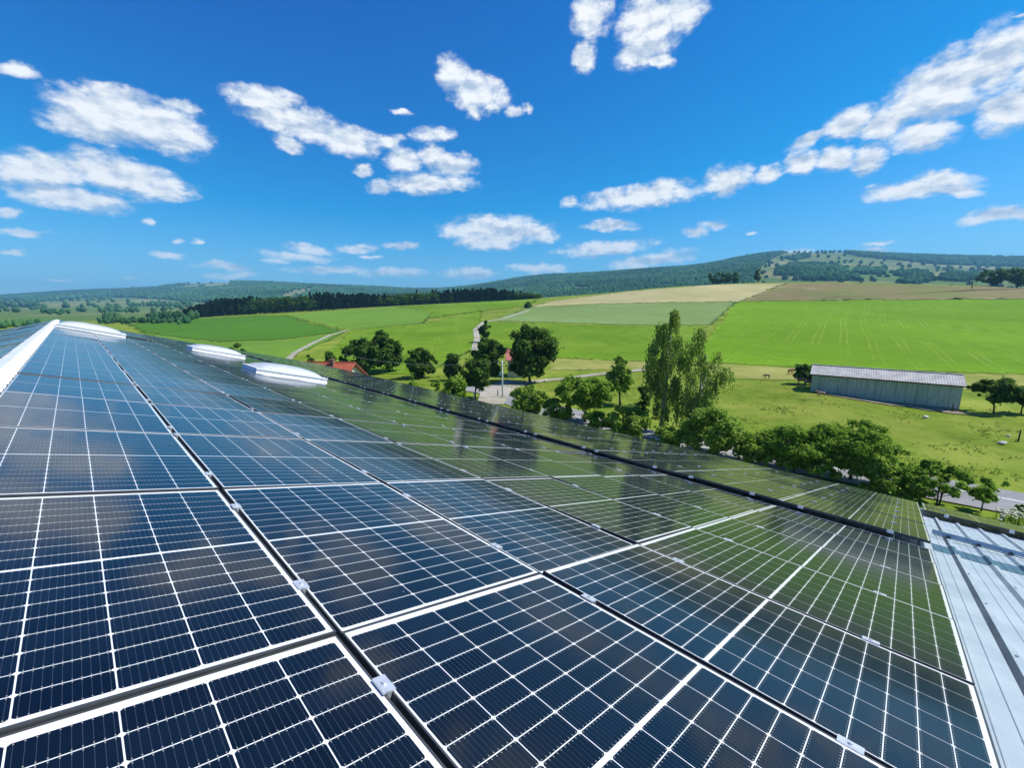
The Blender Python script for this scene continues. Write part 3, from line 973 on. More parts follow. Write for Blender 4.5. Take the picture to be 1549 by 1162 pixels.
    # screws on the bare ribs
    hexv = [(math.cos(k * math.pi / 3) * 0.009, math.sin(k * math.pi / 3) * 0.009) for k in range(6)]
    sme = None
    for k in range(9):
        for vv in [1.9 + 1.25 * j for j in range(11)]:
            cu = -1.16 * PU - 0.333 * k
            if sme is None:
                v = [(a, b, z) for z in (0, 0.008) for a, b in hexv]
                f = [tuple(range(6, 12))] + [(i, (i + 1) % 6, 6 + (i + 1) % 6, 6 + i) for i in range(6)]
                sme = bpy.data.meshes.new('roof_screw')
                sme.from_pydata(v, [], f)
                sme.materials.append(MATS['steel'])
            s = link('roof_screw', sme, root)
            s.matrix_local = Matrix.Translation(-o) @ MR @ Matrix.Translation((vv * CV * 0.95, cu, ROOF_Z + 0.038))
    # mounting rails under the panels
    clamp_meshes = clamp_mesh()
    spots = []
    us = [-0.78, -0.18, 0.21, 0.79, 1.19]
    for k in range(2, 22):
        us += [k - 0.05, k + 0.14]
    cols = list(range(0, 6)) + [6] + [7.25 + j for j in range(6)]
    for c in cols:
        for uu in us:
            u = uu * PU
            v = c * CV
            if any(d[0] - 0.3 < u < d[1] + 0.3 and d[2] - 0.3 < v < d[3] + 0.3 for d in DOMES):
                continue
            if c == 6:
                spots.append((5.995 * CV - 0.005, u, 1))
                spots.append((6.235 * CV + 0.005, u + 0.02, 2))
            else:
                spots.append((v, u, 0))
    for v, u in [(12.25 * CV, -1.25 * PU), (12.25 * CV, -1.8 * PU), (11.235 * CV, -1.25 * PU), (11.235 * CV, -1.8 * PU), (12.25 * CV, -2.2 * PU), (11.235 * CV, -2.2 * PU)]:
        spots.append((v, u, 0))
    cw = Vector((0, 0, HC))
    spots.sort(key=lambda s: (rp(s[0], s[1]) - cw).length)
    far = MB()
    for i, (v, u, kind) in enumerate(spots):
        h = sag(v) if kind != 2 else 0.03
        if i < 280:
            c = link('panel_clamp', clamp_meshes[kind], root)
            c.matrix_local = Matrix.Translation(-o) @ MR @ Matrix.Translation((v, u, h))
        else:
            far.box(v - 0.022, v + 0.022, u - 0.035, u + 0.035, h - 0.03, h + 0.006)
    if far.v:
        tag(far.build('panel_clamps', MATS['alu'], root, False, R), kind='stuff')
    return root


def clamp_mesh():
    out = []
    for kind in range(3):
        mb = MB()
        if kind == 0:
            mb.box(-0.021, 0.021, -0.036, 0.036, 0.0005, 0.006)
            mb.box(-0.008, 0.008, -0.036, 0.036, -0.06, 0.0005)
        else:
            s = 1 if kind == 1 else -1
            x0, x1 = sorted((-0.014 * s, 0.016 * s))
            mb.box(x0, x1, -0.036, 0.036, 0.0005, 0.006)
            x0, x1 = sorted((0.007 * s, 0.020 * s))
            mb.box(x0, x1, -0.036, 0.036, -0.030, 0.0005)
            x0, x1 = sorted((0.020 * s, 0.050 * s))
            mb.box(x0, x1, -0.036, 0.036, -0.030, -0.024)
        v = [(math.cos(k * math.pi / 3) * 0.0075, math.sin(k * math.pi / 3) * 0.0075, z) for z in (0.006, 0.0115) for k in range(6)]
        mb.add(v, [tuple(range(6, 12))] + [(i, (i + 1) % 6, 6 + (i + 1) % 6, 6 + i) for i in range(6)])
        me = bpy.data.meshes.new('panel_clamp')
        me.from_pydata(mb.v, [], mb.f)
        me.materials.append(MATS['alu'])
        out.append(me)
    return out


# ------------------------------------------------------------------ solar panels
PW, PL, PT = 1.134, 1.7262, 0.034
CW, CH, GX, GY, MIDG = 0.1792, 0.0884, 0.0040, 0.0036, 0.0165
OFFX, OFFY = -0.0045, -0.0055


def cell_centres():
    out = []
    for half in (0, 1):
        for j in range(9):
            hh = 9 * CH + 8 * GY
            y = (MIDG / 2 + j * (CH + GY) + CH / 2) * (1 if half else -1)
            for i in range(6):
                x = (i - 2.5) * (CW + GX)
                out.append((x + OFFX, y + OFFY))
    return out


CELLC = cell_centres()


def cell_outline():
    a, b, c = CW / 2, CH / 2, 0.006
    # half cell: corners trimmed
    return [(-a + c, -b), (a - c, -b), (a, -b + c), (a, b - c), (a - c, b), (-a + c, b), (-a, b - c), (-a, -b + c)]


def uv_mesh(name, centres, mat):
    ol = cell_outline()
    v, f, uv = [], [], []
    for (cx, cy) in centres:
        b = len(v)
        for (x, y) in ol:
            v.append((cx + x, cy + y, 0))
            uv.append((x / CW + 0.5, y / CH + 0.5))
        f.append(tuple(range(b, b + 8)))
    me = bpy.data.meshes.new(name)
    me.from_pydata(v, [], f)
    lay = me.uv_layers.new(name='UVMap')
    for i, q in enumerate(uv):
        lay.data[i].uv = q
    me.materials.append(mat)
    return me


def panel_meshes():
    fr = MB()
    lip = 0.0065
    hw, hl = PW / 2, PL / 2
    fr.box(-hw, hw, -hl, -hl + lip, -PT, 0)
    fr.box(-hw, hw, hl - lip, hl, -PT, 0)
    fr.box(-hw, -hw + lip, -hl + lip, hl - lip, -PT, 0)
    fr.box(hw - lip, hw, -hl + lip, hl - lip, -PT, 0)
    fm = bpy.data.meshes.new('frame')
    fm.from_pydata(fr.v, [], fr.f)
    fm.materials.append(MATS['frame'])
    v, f = box(-hw + lip, hw - lip, -hl + lip, hl - lip, -0.008, -0.0018)
    lm = bpy.data.meshes.new('laminate')
    lm.from_pydata(v, [], f)
    lm.materials.append(MATS['backsheet'])
    cm = uv_mesh('cells', CELLC, MATS['cell'])
    one = uv_mesh('cell', [(0, 0)], MATS['cell'])
    return fm, lm, cm, one


ORD = ['', 'first', 'second', 'third', 'fourth', 'fifth', 'sixth', 'seventh', 'eighth', 'ninth', 'tenth', 'eleventh', 'twelfth', 'thirteenth',
       'fourteenth', 'fifteenth', 'sixteenth', 'seventeenth', 'eighteenth', 'nineteenth', 'twentieth', 'twenty-first', 'twenty-second', 'twenty-third', 'twenty-fourth']


def build_panels():
    fm, lm, cm, one = panel_meshes()
    rng = random.Random(11)
    spots = []
    for c in range(-1, 6):
        for r in range(-1, 22):
            spots.append((c, r, (c + 0.5) * CV, (r + 0.5) * PU, 'u'))
    for j in range(7):
        for r in range(-1, 22):
            spots.append((j, r, (6.25 + j + 0.5) * CV, (r + 0.5) * PU, 'l'))
    for j in (5, 6):
        for r in (-2, -3):
            spots.append((j, r, (6.25 + j + 0.5) * CV, (r + 0.5) * PU - 0.04 * PU, 'x'))
    keep = []
    for s in spots:
        c, r, v, u, k = s
        if any(d[0] - 0.05 < u + PL / 2 and d[1] + 0.05 > u - PL / 2 and d[2] - 0.05 < v + PW / 2 and d[3] + 0.05 > v - PW / 2 for d in DOMES):
            continue
        p = rp(v, u)
        d = (p - Vector((0, 0, HC)))
        area = 1 / max(0.5, d.length) ** 3
        keep.append((area, s))
    keep.sort(key=lambda q: -q[0])
    rest = []
    for i, (area, (c, r, v, u, k)) in enumerate(keep):
        h = sag(v) + rng.uniform(-0.004, 0.004)
        tilt = Matrix.Rotation(math.radians(rng.gauss(0, 0.24)), 4, 'X') @ Matrix.Rotation(math.radians(rng.gauss(0, 0.24)), 4, 'Y')
        if k == 'u' and r == 1:
            tilt = tilt @ Matrix.Rotation(math.radians(-0.35), 4, 'X')
        M = MR @ Matrix.Translation((v, u, h)) @ tilt
        if i >= 290:
            rest.append(M)
            continue
        root = empty('solar_panel')
        root.matrix_world = M
        if k == 'u':
            lab = f'dark blue solar panel, {ORD[c + 2]} row below the ridge, {ORD[r + 2]} from the bare metal end'
        elif k == 'l':
            lab = f'dark solar panel, {ORD[c + 1]} row beyond the wide gap, {ORD[r + 2]} from the bare metal end'
        else:
            lab = f'dark solar panel {"at the eaves" if c == 6 else "one row above the eaves"}, {ORD[-r - 1]} jutting past the bare metal'
        tag(root, lab, 'solar panel', 'solar panels covering the hall roof')
        link('frame', fm, root)
        link('laminate', lm, root)
        near = k == 'u' and ((r in (-1, 0) and c <= 3) or (r == 1 and c <= 1))
        if near:
            for (x, y) in CELLC:
                o = link('cell', one, root)
                o.location = (x, y, -0.0012)
        else:
            o = link('cells', cm, root)
            o.location = (0, 0, -0.0012)
            o['kind'] = 'stuff'
    # the remaining far panels and those beyond the ridge, joined
    for j in range(13):
        for r in range(-2, 22):
            v = 0.215 + (j + 0.5) * CV
            u = (r + 0.5) * PU
            tilt = Matrix.Rotation(math.radians(rng.gauss(0, 0.3)), 4, 'X') @ Matrix.Rotation(math.radians(rng.gauss(0, 0.3)), 4, 'Y')
            rest.append(ML @ Matrix.Translation((v, u, -0.035)) @ tilt)
    root = empty('solar_panels')
    tag(root, 'solar panels beyond the ridge and at the far end of the roof', 'solar panels', kind='stuff')
    for nm, me in (('frames', fm), ('laminates', lm), ('cells', cm)):
        nv = len(me.vertices)
        co = np.empty(nv * 3, dtype=np.float32)
        me.vertices.foreach_get('co', co)
        co = co.reshape(-1, 3)
        if nm == 'cells':
            co[:, 2] = -0.0012
        k = len(me.polygons[0].vertices)
        F = np.array([list(p.vertices) for p in me.polygons])
        Vs, Fs = [], []
        for i, M in enumerate(rest):
            A = np.array(M)
            Vs.append(co @ A[:3, :3].T + A[:3, 3])
            Fs.append(F + i * nv)
        jm = np_mesh(nm, np.concatenate(Vs), np.concatenate(Fs), me.materials[0])
        if nm == 'cells':
            lay = jm.uv_layers.new(name='UVMap')
            uv = np.empty(len(me.loops) * 2, dtype=np.float32)
            me.uv_layers[0].data.foreach_get('uv', uv)
            lay.data.foreach_set('uv', np.tile(uv, len(rest)))
        o = link(nm, jm, root)
        o['kind'] = 'stuff'


def build_domes():
    labs = ['white domed skylight nearest the camera, in the middle of the panel slope',
            'white domed skylight farther along the slope, second from the camera',
            'large white domed skylight at the ridge, farthest along the roof']
    for (u0, u1, v0, v1), lab in zip(DOMES, labs):
        M = MR @ Matrix.Translation(((v0 + v1) / 2, (u0 + u1) / 2, 0))
        root = empty('domed_skylight')
        root.matrix_world = M
        tag(root, lab, 'skylight', 'domed skylights on the panel roof')
        a, b = (v1 - v0) / 2, (u1 - u0) / 2
        z0, z1 = ROOF_Z, 0.085
        mb = MB()
        # sloping curb
        ring = lambda w, z: [(-a - w, -b - w, z), (a + w, -b - w, z), (a + w, b + w, z), (-a - w, b + w, z)]
        v = ring(0.10, z0) + ring(0.0, z1)
        f = [(i, (i + 1) % 4, 4 + (i + 1) % 4, 4 + i) for i in range(4)]
        mb.add(v, f).build('curb', MATS['curb'], root)
        rm = MB()
        v = ring(0.045, z1) + ring(0.045, z1 + 0.05) + ring(-0.05, z1 + 0.05)
        f = [(i, (i + 1) % 4, 4 + (i + 1) % 4, 4 + i) for i in range(4)] + [(4 + i, 4 + (i + 1) % 4, 8 + (i + 1) % 4, 8 + i) for i in range(4)]
        rm.add(v, f).build('rim', MATS['curb'], root)
        n = 20
        v, f = [], []
        for j in range(n + 1):
            for i in range(n + 1):
                x, y = 2 * i / n - 1, 2 * j / n - 1
                h = max(0.0, (1 - abs(x) ** 2.6)) ** 0.6 * max(0.0, (1 - abs(y) ** 2.6)) ** 0.6
                v.append((x * (a - 0.05), y * (b - 0.05), z1 + 0.052 + 0.21 * h))
        for j in range(n):
            for i in range(n):
                q = j * (n + 1) + i
                f.append((q, q + 1, q + n + 2, q + n + 1))
        mesh_obj('dome', v, f, MATS['opal'], root, True)


# ------------------------------------------------------------------ vegetation
def leaf_cloud(rng, centres, radii, count, size, squash=0.8, droop=0.0, shell=0.55):
    """quads scattered round clump centres -> V, F"""
    k = rng.choice(len(centres), size=count, p=(radii ** 2) / (radii ** 2).sum())
    d = rng.normal(size=(count, 3))
    d /= np.linalg.norm(d, axis=1)[:, None]
    rr = shell + (1 - shell) * rng.random(count) ** 0.6
    rr *= 1 + 0.45 * np.abs(rng.normal(size=count)) * (rng.random(count) < 0.3)
    P = centres[k] + d * (radii[k] * rr)[:, None] * np.array([1, 1, squash])
    nrm = d + rng.normal(size=(count, 3)) * 0.55 + np.array([0.15, 0.05, 0.75])
    nrm /= np.linalg.norm(nrm, axis=1)[:, None]
    t = np.cross(nrm, rng.normal(size=(count, 3)))
    if droop:
        t = t * (1 - droop) + np.array([0, 0, -1.0]) * droop
        t -= nrm * (t * nrm).sum(1)[:, None]
    t /= np.linalg.norm(t, axis=1)[:, None]
    b = np.cross(nrm, t)
    s = size * (0.6 + 0.8 * rng.random(count))
    l, w = s[:, None] * t, s[:, None] * b * 0.55
    V = np.stack([P - l * 0.7, P + w + nrm * s[:, None] * 0.12, P + l * 0.7, P - w + nrm * s[:, None] * 0.12], 1).reshape(-1, 3)
    F = np.arange(count * 4).reshape(-1, 4)
    return V, F


def grow_tree(name, label, base, height, width, style='round', leaf='leaf_mid', trunk_frac=0.2, seed=1, leaves=4500, size=None,
              bark='bark', category='tree', group=None, clumps=34, depth=None, lean=(0, 0), open_=0.0, stems=1):
    rng = np.random.default_rng(seed)
    root = empty(name, base)
    tag(root, label, category, group)
    rx, ry = width / 2, (depth or width) / 2
    cb = height * trunk_frac
    ch = height - cb
    cz = cb + ch / 2
    size = size or max(0.12, width * 0.045)
    C, Rr = [], []
    if style == 'birch':
        n = clumps
        for i in range(n):
            t = rng.random()
            z = cb + ch * (0.06 + 0.92 * t)
            prof = (0.62 + 0.42 * math.sin(math.pi * min(1, t * 0.9 + 0.15))) * (1 - max(0, t - 0.80) * 2.4)
            a = rng.random() * 2 * math.pi
            r = math.sqrt(rng.random())
            C.append((math.cos(a) * rx * prof * r * 0.92, math.sin(a) * ry * prof * r * 0.92, z))
            Rr.append(width * (0.05 + 0.07 * rng.random()))
    else:
        for i in range(int(clumps * 1.5)):
            d = rng.normal(size=3)
            d /= np.linalg.norm(d)
            q = (0.35 + 0.5 * rng.random() ** 0.6)
            zz = d[2] * q
            k = 1.0
            if style == 'cone':
                k = 1.0 - 0.62 * (zz + 1) / 2
            elif style == 'bush':
                k = 1.0 - 0.25 * max(0, zz)
            elif style == 'spread':
                k = 1.0 + 0.10 * zz
            out = rng.random() < 0.22
            q2 = 1.28 if out else 1.0
            C.append((d[0] * rx * q * k * q2, d[1] * ry * q * k * q2, cz + zz * ch / 2 * (1.06 if out else 1.0)))
            Rr.append(min(rx, ry, ch / 2) * (0.12 + 0.26 * rng.random() ** 1.4) * (0.55 if out else 1.0) * (1 - open_ * 0.3))
    C, Rr = np.array(C), np.array(Rr)
    C[:, 0] += lean[0] * (C[:, 2] / height) * width
    C[:, 1] += lean[1] * (C[:, 2] / height) * width
    if style == 'birch':
        # hanging strands
        Vs, Fs, nb = [], [], 0
        ns = leaves // 14
        k = rng.choice(len(C), size=ns)
        d = rng.normal(size=(ns, 3))
        d /= np.linalg.norm(d, axis=1)[:, None]
        S = C[k] + d * Rr[k][:, None]
        ln = height * (0.05 + 0.13 * rng.random(ns))
        m = 14
        tt = np.arange(m) / (m - 1)
        P = S[:, None, :] + np.stack([0.10 * np.sin(tt * 2.2)[None] * d[:, :1] * ln[:, None], 0.10 * np.sin(tt * 2.2)[None] * d[:, 1:2] * ln[:, None],
                                      -tt[None] * ln[:, None]], -1)
        P = P.reshape(-1, 3) + rng.normal(size=(ns * m, 3)) * size * 0.5
        P[:, 2] = np.maximum(P[:, 2], cb * 0.75)
        cnt = len(P)
        nrm = rng.normal(size=(cnt, 3))
        nrm[:, 2] *= 0.4
        nrm /= np.linalg.norm(nrm, axis=1)[:, None]
        t = np.array([0, 0, -1.0]) + rng.normal(size=(cnt, 3)) * 0.35
        t -= nrm * (t * nrm).sum(1)[:, None]
        t /= np.linalg.norm(t, axis=1)[:, None]
        b = np.cross(nrm, t)
        s = size * (0.6 + 0.8 * rng.random(cnt))
        V = np.stack([P - s[:, None] * t * 0.8, P + s[:, None] * b * 0.45, P + s[:, None] * t * 0.8, P - s[:, None] * b * 0.45], 1).reshape(-1, 3)
        F = np.arange(cnt * 4).reshape(-1, 4)
    else:
        V, F = leaf_cloud(rng, C, Rr, leaves, size, 0.85, 0.0, 0.45 if open_ == 0 else 0.15)
    V[:, 2] = np.maximum(V[:, 2], 0.05)
    link('crown', np_mesh('crown', V, F, MATS[leaf]), root)
    tb = MB()
    r0 = max(0.05, height * (0.022 if style != 'birch' else 0.014))
    for s in range(stems):
        ox = (s - (stems - 1) / 2) * r0 * 2.2
        top = Vector((lean[0] * width * 0.7, lean[1] * width * 0.7, cb + ch * (0.55 if style != 'birch' else 0.85)))
        pts = []
        for i in range(7):
            t = i / 6
            pts.append(Vector((ox + top.x * t + ox * 2 * t + 0.02 * height * math.sin(3.1 * t + seed), top.y * t + 0.015 * height * math.sin(2.3 * t + seed * 2), -0.15 + top.z * t)))
        tb.tube(pts, [r0 * (1.25 - 0.25 * min(1, 5 * t)) * (1 - 0.75 * t) for t in [i / 6 for i in range(7)]], 7)
        order = rng.permutation(len(C))[:max(6, len(C) // 3)]
        for j in order:
            tgt = Vector(C[j])
            t = 0.28 + 0.6 * rng.random()
            i = min(5, int(t * 6))
            st = pts[i].lerp(pts[i + 1], t * 6 - i)
            mid = st.lerp(tgt, 0.5) + Vector((0, 0, 0.05 * height * (1 if style != 'birch' else 1.4)))
            q = r0 * (1 - 0.7 * t) * 0.5
            tb.tube([st, mid, tgt], [q, q * 0.6, q * 0.22], 5, False)
    tb.build('trunk', MATS[bark], root, True)
    return root


def tree_px(name, label, x, ytop, wpx, Yk, **kw):
    """a tree standing on the ground Yk*K metres out, its top and width as measured"""
    Y = Yk * K
    tp = at(x, ytop, Y)
    z = hgt(tp.x, tp.y)
    d = math.hypot(tp.x, tp.y)
    w = wpx * Y * CP / FPX / math.cos(math.atan2(tp.x, tp.y) * 0.35)
    kw.setdefault('size', max(0.10, Y / FPX * 3.1))
    kw['leaves'] = int(kw.get('leaves', 4500) * (1.5 if not kw.get('open_') else 1.3))
    return grow_tree(name, label, (tp.x, tp.y, z - 0.05), max(0.6, tp.z - z), w, **kw)


def build_trees():
    T = tree_px
    # trees beyond the hall, left to right
    T('bush', 'small dark bush showing above the eaves left of the red roof', 357, 517, 42, 62, style='bush', leaf='leaf_dark', trunk_frac=0.05, seed=3, leaves=1500, clumps=14, category='bush')
    T('bush', 'low bush behind the ridge of the red tiled roof', 470, 534, 30, 60, style='bush', leaf='leaf_dark', trunk_frac=0.05, seed=4, leaves=1400, clumps=12, category='bush')
    T('bush', 'small round bush between low bush and broad dark trees', 500, 532, 22, 64, style='bush', leaf='leaf_dark', trunk_frac=0.05, seed=5, leaves=1200, clumps=12, category='bush')
    T('broadleaf_tree', 'left half of the broad dark tree pair beyond the red roof', 546, 508, 64, 67, leaf='leaf_dark', trunk_frac=0.04, seed=6, leaves=5200, clumps=40, depth=6)
    T('broadleaf_tree', 'taller right half of the broad dark tree pair beyond the red roof', 584, 498, 60, 70, leaf='leaf_dark', trunk_frac=0.05, seed=7, leaves=5200, clumps=40)
    T('broadleaf_tree', 'round dark tree standing alone on the meadow right of the pair', 637, 526, 50, 63, leaf='leaf_dark', trunk_frac=0.06, seed=8, leaves=4200, clumps=34)
    T('broadleaf_tree', 'narrow dark tree between the round tree and the roadside tree', 684, 529, 32, 60, style='cone', leaf='leaf_dark', trunk_frac=0.06, seed=9, leaves=3200, clumps=28)
    T('broadleaf_tree', 'tall dark roadside tree left of the utility pole', 738, 506, 50, 60, leaf='leaf_dark', trunk_frac=0.10, seed=10, leaves=5000, clumps=40)
    T('broadleaf_tree', 'dark tree in front of the roadside tree, at the lane mouth', 719, 540, 46, 46, leaf='leaf_dark', trunk_frac=0.16, seed=11, leaves=4600, clumps=36)
    T('bush', 'bright green round bush left of the lane, by the eaves', 688, 570, 40, 44, style='bush', leaf='leaf_mid', trunk_frac=0.05, seed=12, leaves=3200, clumps=26, category='bush')
    T('sapling', 'young sapling with upright twigs on the grass above the eaves', 623, 561, 14, 46, style='cone', leaf='leaf_mid', trunk_frac=0.05, seed=13, leaves=500, clumps=14, open_=1.0, category='sapling')
    T('bush', 'thin ragged bush right of the sapling above the eaves', 660, 572, 20, 46, style='bush', leaf='leaf_mid', trunk_frac=0.05, seed=14, leaves=900, clumps=12, open_=0.8, category='bush')
    T('bush', 'spreading shrub at the foot of the sapling', 620, 576, 40, 44, style='bush', leaf='leaf_mid', trunk_frac=0.02, seed=15, leaves=1300, clumps=16, open_=0.6, category='bush')
    T('broadleaf_tree', 'large dense dark tree right of the utility pole, beside the farmhouse', 803, 485, 76, 60, leaf='leaf_dark', trunk_frac=0.08, seed=16, leaves=8000, clumps=60)
    T('roadside_tree', 'small tree beside the white track up the hill', 733, 480, 16, 118, leaf='leaf_dark', trunk_frac=0.08, seed=17, leaves=1300, clumps=16, depth=4)
    T('bush', 'lone dark bush on the crest at the tip of the tan field', 798, 457, 11, 245, style='bush', leaf='leaf_dark', trunk_frac=0.05, seed=18, leaves=500, clumps=10, category='bush')
    T('bush', 'light green bush between utility pole and dark orchard tree', 800, 581, 70, 39.5, style='bush', leaf='leaf_light', trunk_frac=0.04, seed=19, leaves=6000, clumps=44, category='bush', open_=0.2)
    T('orchard_tree', 'dark spreading orchard tree with a bare trunk, left of the birches', 886, 568, 100, 36, style='spread', leaf='leaf_mid', trunk_frac=0.34, seed=20, leaves=8500, clumps=54)
    T('broadleaf_tree', 'slender light tree rising behind the orchard tree', 940, 533, 52, 43, style='cone', leaf='leaf_light', trunk_frac=0.15, seed=21, leaves=4200, clumps=36, open_=0.6)
    T('bush', 'light green bushes under the birches, left of the birch trunks', 950, 612, 84, 31.6, style='bush', leaf='leaf_light', trunk_frac=0.03, seed=22, leaves=6500, clumps=44, category='bush', open_=0.3)
    T('bush', 'thin dark shrub just left of the left birch crown', 975, 575, 32, 36, style='cone', leaf='leaf_dark', trunk_frac=0.05, seed=23, leaves=1800, clumps=20, open_=0.8, category='bush')
    T('birch_tree', 'left birch, the taller and darker of the two, with drooping twigs', 1013, 466, 60, 32.5, style='birch', leaf='leaf_birch', bark='birch_bark', trunk_frac=0.16, seed=24, leaves=8200, clumps=40, size=0.15)
    T('birch_tree', 'right birch, lighter and wider, with trailing sunlit twigs', 1066, 490, 84, 31.8, style='birch', leaf='leaf_birch', bark='birch_bark', trunk_frac=0.14, seed=25, leaves=6600, clumps=36, size=0.15, lean=(-0.03, 0))
    T('bush', 'bright roadside bush right of the birch trunks', 1086, 614, 104, 27.6, style='bush', leaf='leaf_light', trunk_frac=0.03, seed=26, leaves=8500, clumps=54, category='bush', open_=0.2)
    T('orchard_tree', 'left of the two large leafy trees rising over the middle of the eaves', 1208, 640, 122, 24.6, style='round', leaf='leaf_mid', trunk_frac=0.10, seed=27, leaves=10000, clumps=60, open_=0.3)
    T('orchard_tree', 'right of the two large leafy trees rising over the middle of the eaves', 1300, 634, 130, 23.6, style='round', leaf='leaf_mid', trunk_frac=0.20, seed=28, leaves=10500, clumps=60, open_=0.3)
    T('bush', 'low shrub at the roadside between the leafy trees and the small fruit tree', 1352, 700, 80, 21.4, style='bush', leaf='leaf_mid', trunk_frac=0.03, seed=29, leaves=3600, clumps=30, category='bush', open_=0.4)
    T('bush', 'low shrub hiding the trunk foot of the left leafy tree', 1160, 660, 84, 25.6, style='bush', leaf='leaf_light', trunk_frac=0.03, seed=30, leaves=4000, clumps=30, category='bush', open_=0.3)
    T('fruit_tree', 'small fruit tree with forked trunk beside the road at the eaves', 1430, 703, 136, 20.4, style='spread', leaf='leaf_mid', trunk_frac=0.30, seed=31, leaves=7500, clumps=46, open_=0.3, stems=2)
    T('fruit_tree', 'tiny young fruit tree right of the small forked fruit tree', 1494, 727, 38, 19.8, style='spread', leaf='leaf_mid', trunk_frac=0.25, seed=32, leaves=1500, clumps=18, open_=0.5)
    T('bush', 'dark low shrub at the right picture edge by the road', 1550, 763, 26, 19.6, style='bush', leaf='leaf_dark', trunk_frac=0.05, seed=33, leaves=1000, clumps=12, category='bush', open_=0.4)
    for i, (x, yt, w, yk, lf, lab) in enumerate([
            (1012, 640, 46, 28.8, 'leaf_light', 'low bright bush hiding the foot of the birch trunks'),
            (1135, 652, 60, 26.4, 'leaf_mid', 'rounded bush between the birch bushes and the leafy trees'),
            (1245, 668, 80, 23.4, 'leaf_mid', 'broad bush below and between the two large leafy trees'),
            (1330, 690, 70, 21.9, 'leaf_light', 'bright bush under the right edge of the right leafy tree'),
            (1385, 722, 50, 20.7, 'leaf_mid', 'small rounded bush just left of the forked fruit tree'),
            (905, 618, 60, 33.2, 'leaf_mid', 'bush at the eaves right of the orchard tree trunk'),
            (842, 600, 56, 36.5, 'leaf_light', 'bush at the eaves left of the orchard tree trunk')]):
        T('bush', lab, x, yt, w, yk, style='bush', leaf=lf, trunk_frac=0.03, seed=60 + i, leaves=3600, clumps=30, category='bush', open_=0.35)
    T('pasture_tree', 'small dark tree with leaning trunk right of the long shed', 1513, 571, 58, 40.5, style='spread', leaf='leaf_dark', trunk_frac=0.30, seed=34, leaves=4200, clumps=36)
    T('pasture_tree', 'drooping small tree at the right picture edge beside the shed tree', 1556, 580, 40, 40, style='spread', leaf='leaf_dark', trunk_frac=0.15, seed=35, leaves=2600, clumps=26, open_=0.3)
    T('pasture_tree', 'round dark tree at the left end of the long shed', 1221, 549, 32, 53, style='round', leaf='leaf_dark', trunk_frac=0.06, seed=36, leaves=2600, clumps=26)
    T('field_tree', 'smaller of the two big dark trees on the brown field crest', 1505, 403, 36, 330, leaf='leaf_dark', trunk_frac=0.08, seed=37, leaves=3000, clumps=36, size=1.0)
    T('field_tree', 'larger dark tree on the brown field crest, cut by the picture edge', 1546, 400, 44, 325, leaf='leaf_dark', trunk_frac=0.06, seed=38, leaves=3400, clumps=40, size=1.0)
    for i, (x, yt, w) in enumerate([(1079, 410, 14), (1090, 409, 14), (1101, 411, 15), (1113, 412, 13)]):
        T('crest_tree', f'{ORD[i + 1]} from the left of four dark trees clustered on the tan field crest', x, yt, w, 392, leaf='leaf_dark', trunk_frac=0.05, seed=40 + i, leaves=800, clumps=16, size=1.3, group='trees clustered on the tan field crest')
    T('crest_tree', 'single upright dark tree right of the clustered crest trees', 1149, 406, 13, 392, leaf='leaf_dark', trunk_frac=0.1, seed=45, leaves=900, clumps=16, size=1.2)


ICO_V = None


def ico():
    global ICO_V
    t = (1 + 5 ** 0.5) / 2
    v = np.array([(-1, t, 0), (1, t, 0), (-1, -t, 0), (1, -t, 0), (0, -1, t), (0, 1, t), (0, -1, -t), (0, 1, -t), (t, 0, -1), (t, 0, 1), (-t, 0, -1), (-t, 0, 1)], float)
    v /= np.linalg.norm(v[0])
    f = np.array([(0, 11, 5), (0, 5, 1), (0, 1, 7), (0, 7, 10), (0, 10, 11), (1, 5, 9), (5, 11, 4), (11, 10, 2), (10, 7, 6), (7, 1, 8), (3, 9, 4), (3, 4, 2), (3, 2, 6), (3, 6, 8), (3, 8, 9), (4, 9, 5), (2, 4, 11), (6, 2, 10), (8, 6, 7), (9, 8, 1)])
    return v, f


def blobs(P, S, rng):
    """many rough crowns: P (n,3) base points, S (n,2) radius/height"""
    v, f = ico()
    n = len(P)
    jit = 1 + 0.16 * rng.normal(size=(n, 12, 1))
    a = rng.random(n) * 6.28
    ca, sa = np.cos(a)[:, None], np.sin(a)[:, None]
    x = v[None, :, 0] * ca - v[None, :, 1] * sa
    y = v[None, :, 0] * sa + v[None, :, 1] * ca
    W = np.stack([x, y, np.broadcast_to(v[None, :, 2], x.shape)], -1) * jit
    W[..., :2] *= S[:, None, :1]
    W[..., 2] = (W[..., 2] + 0.75) * S[:, None, 1] / 1.75
    V = (W + P[:, None, :]).reshape(-1, 3)
    F = (f[None] + (np.arange(n) * 12)[:, None, None]).reshape(-1, 3)
    return V, F


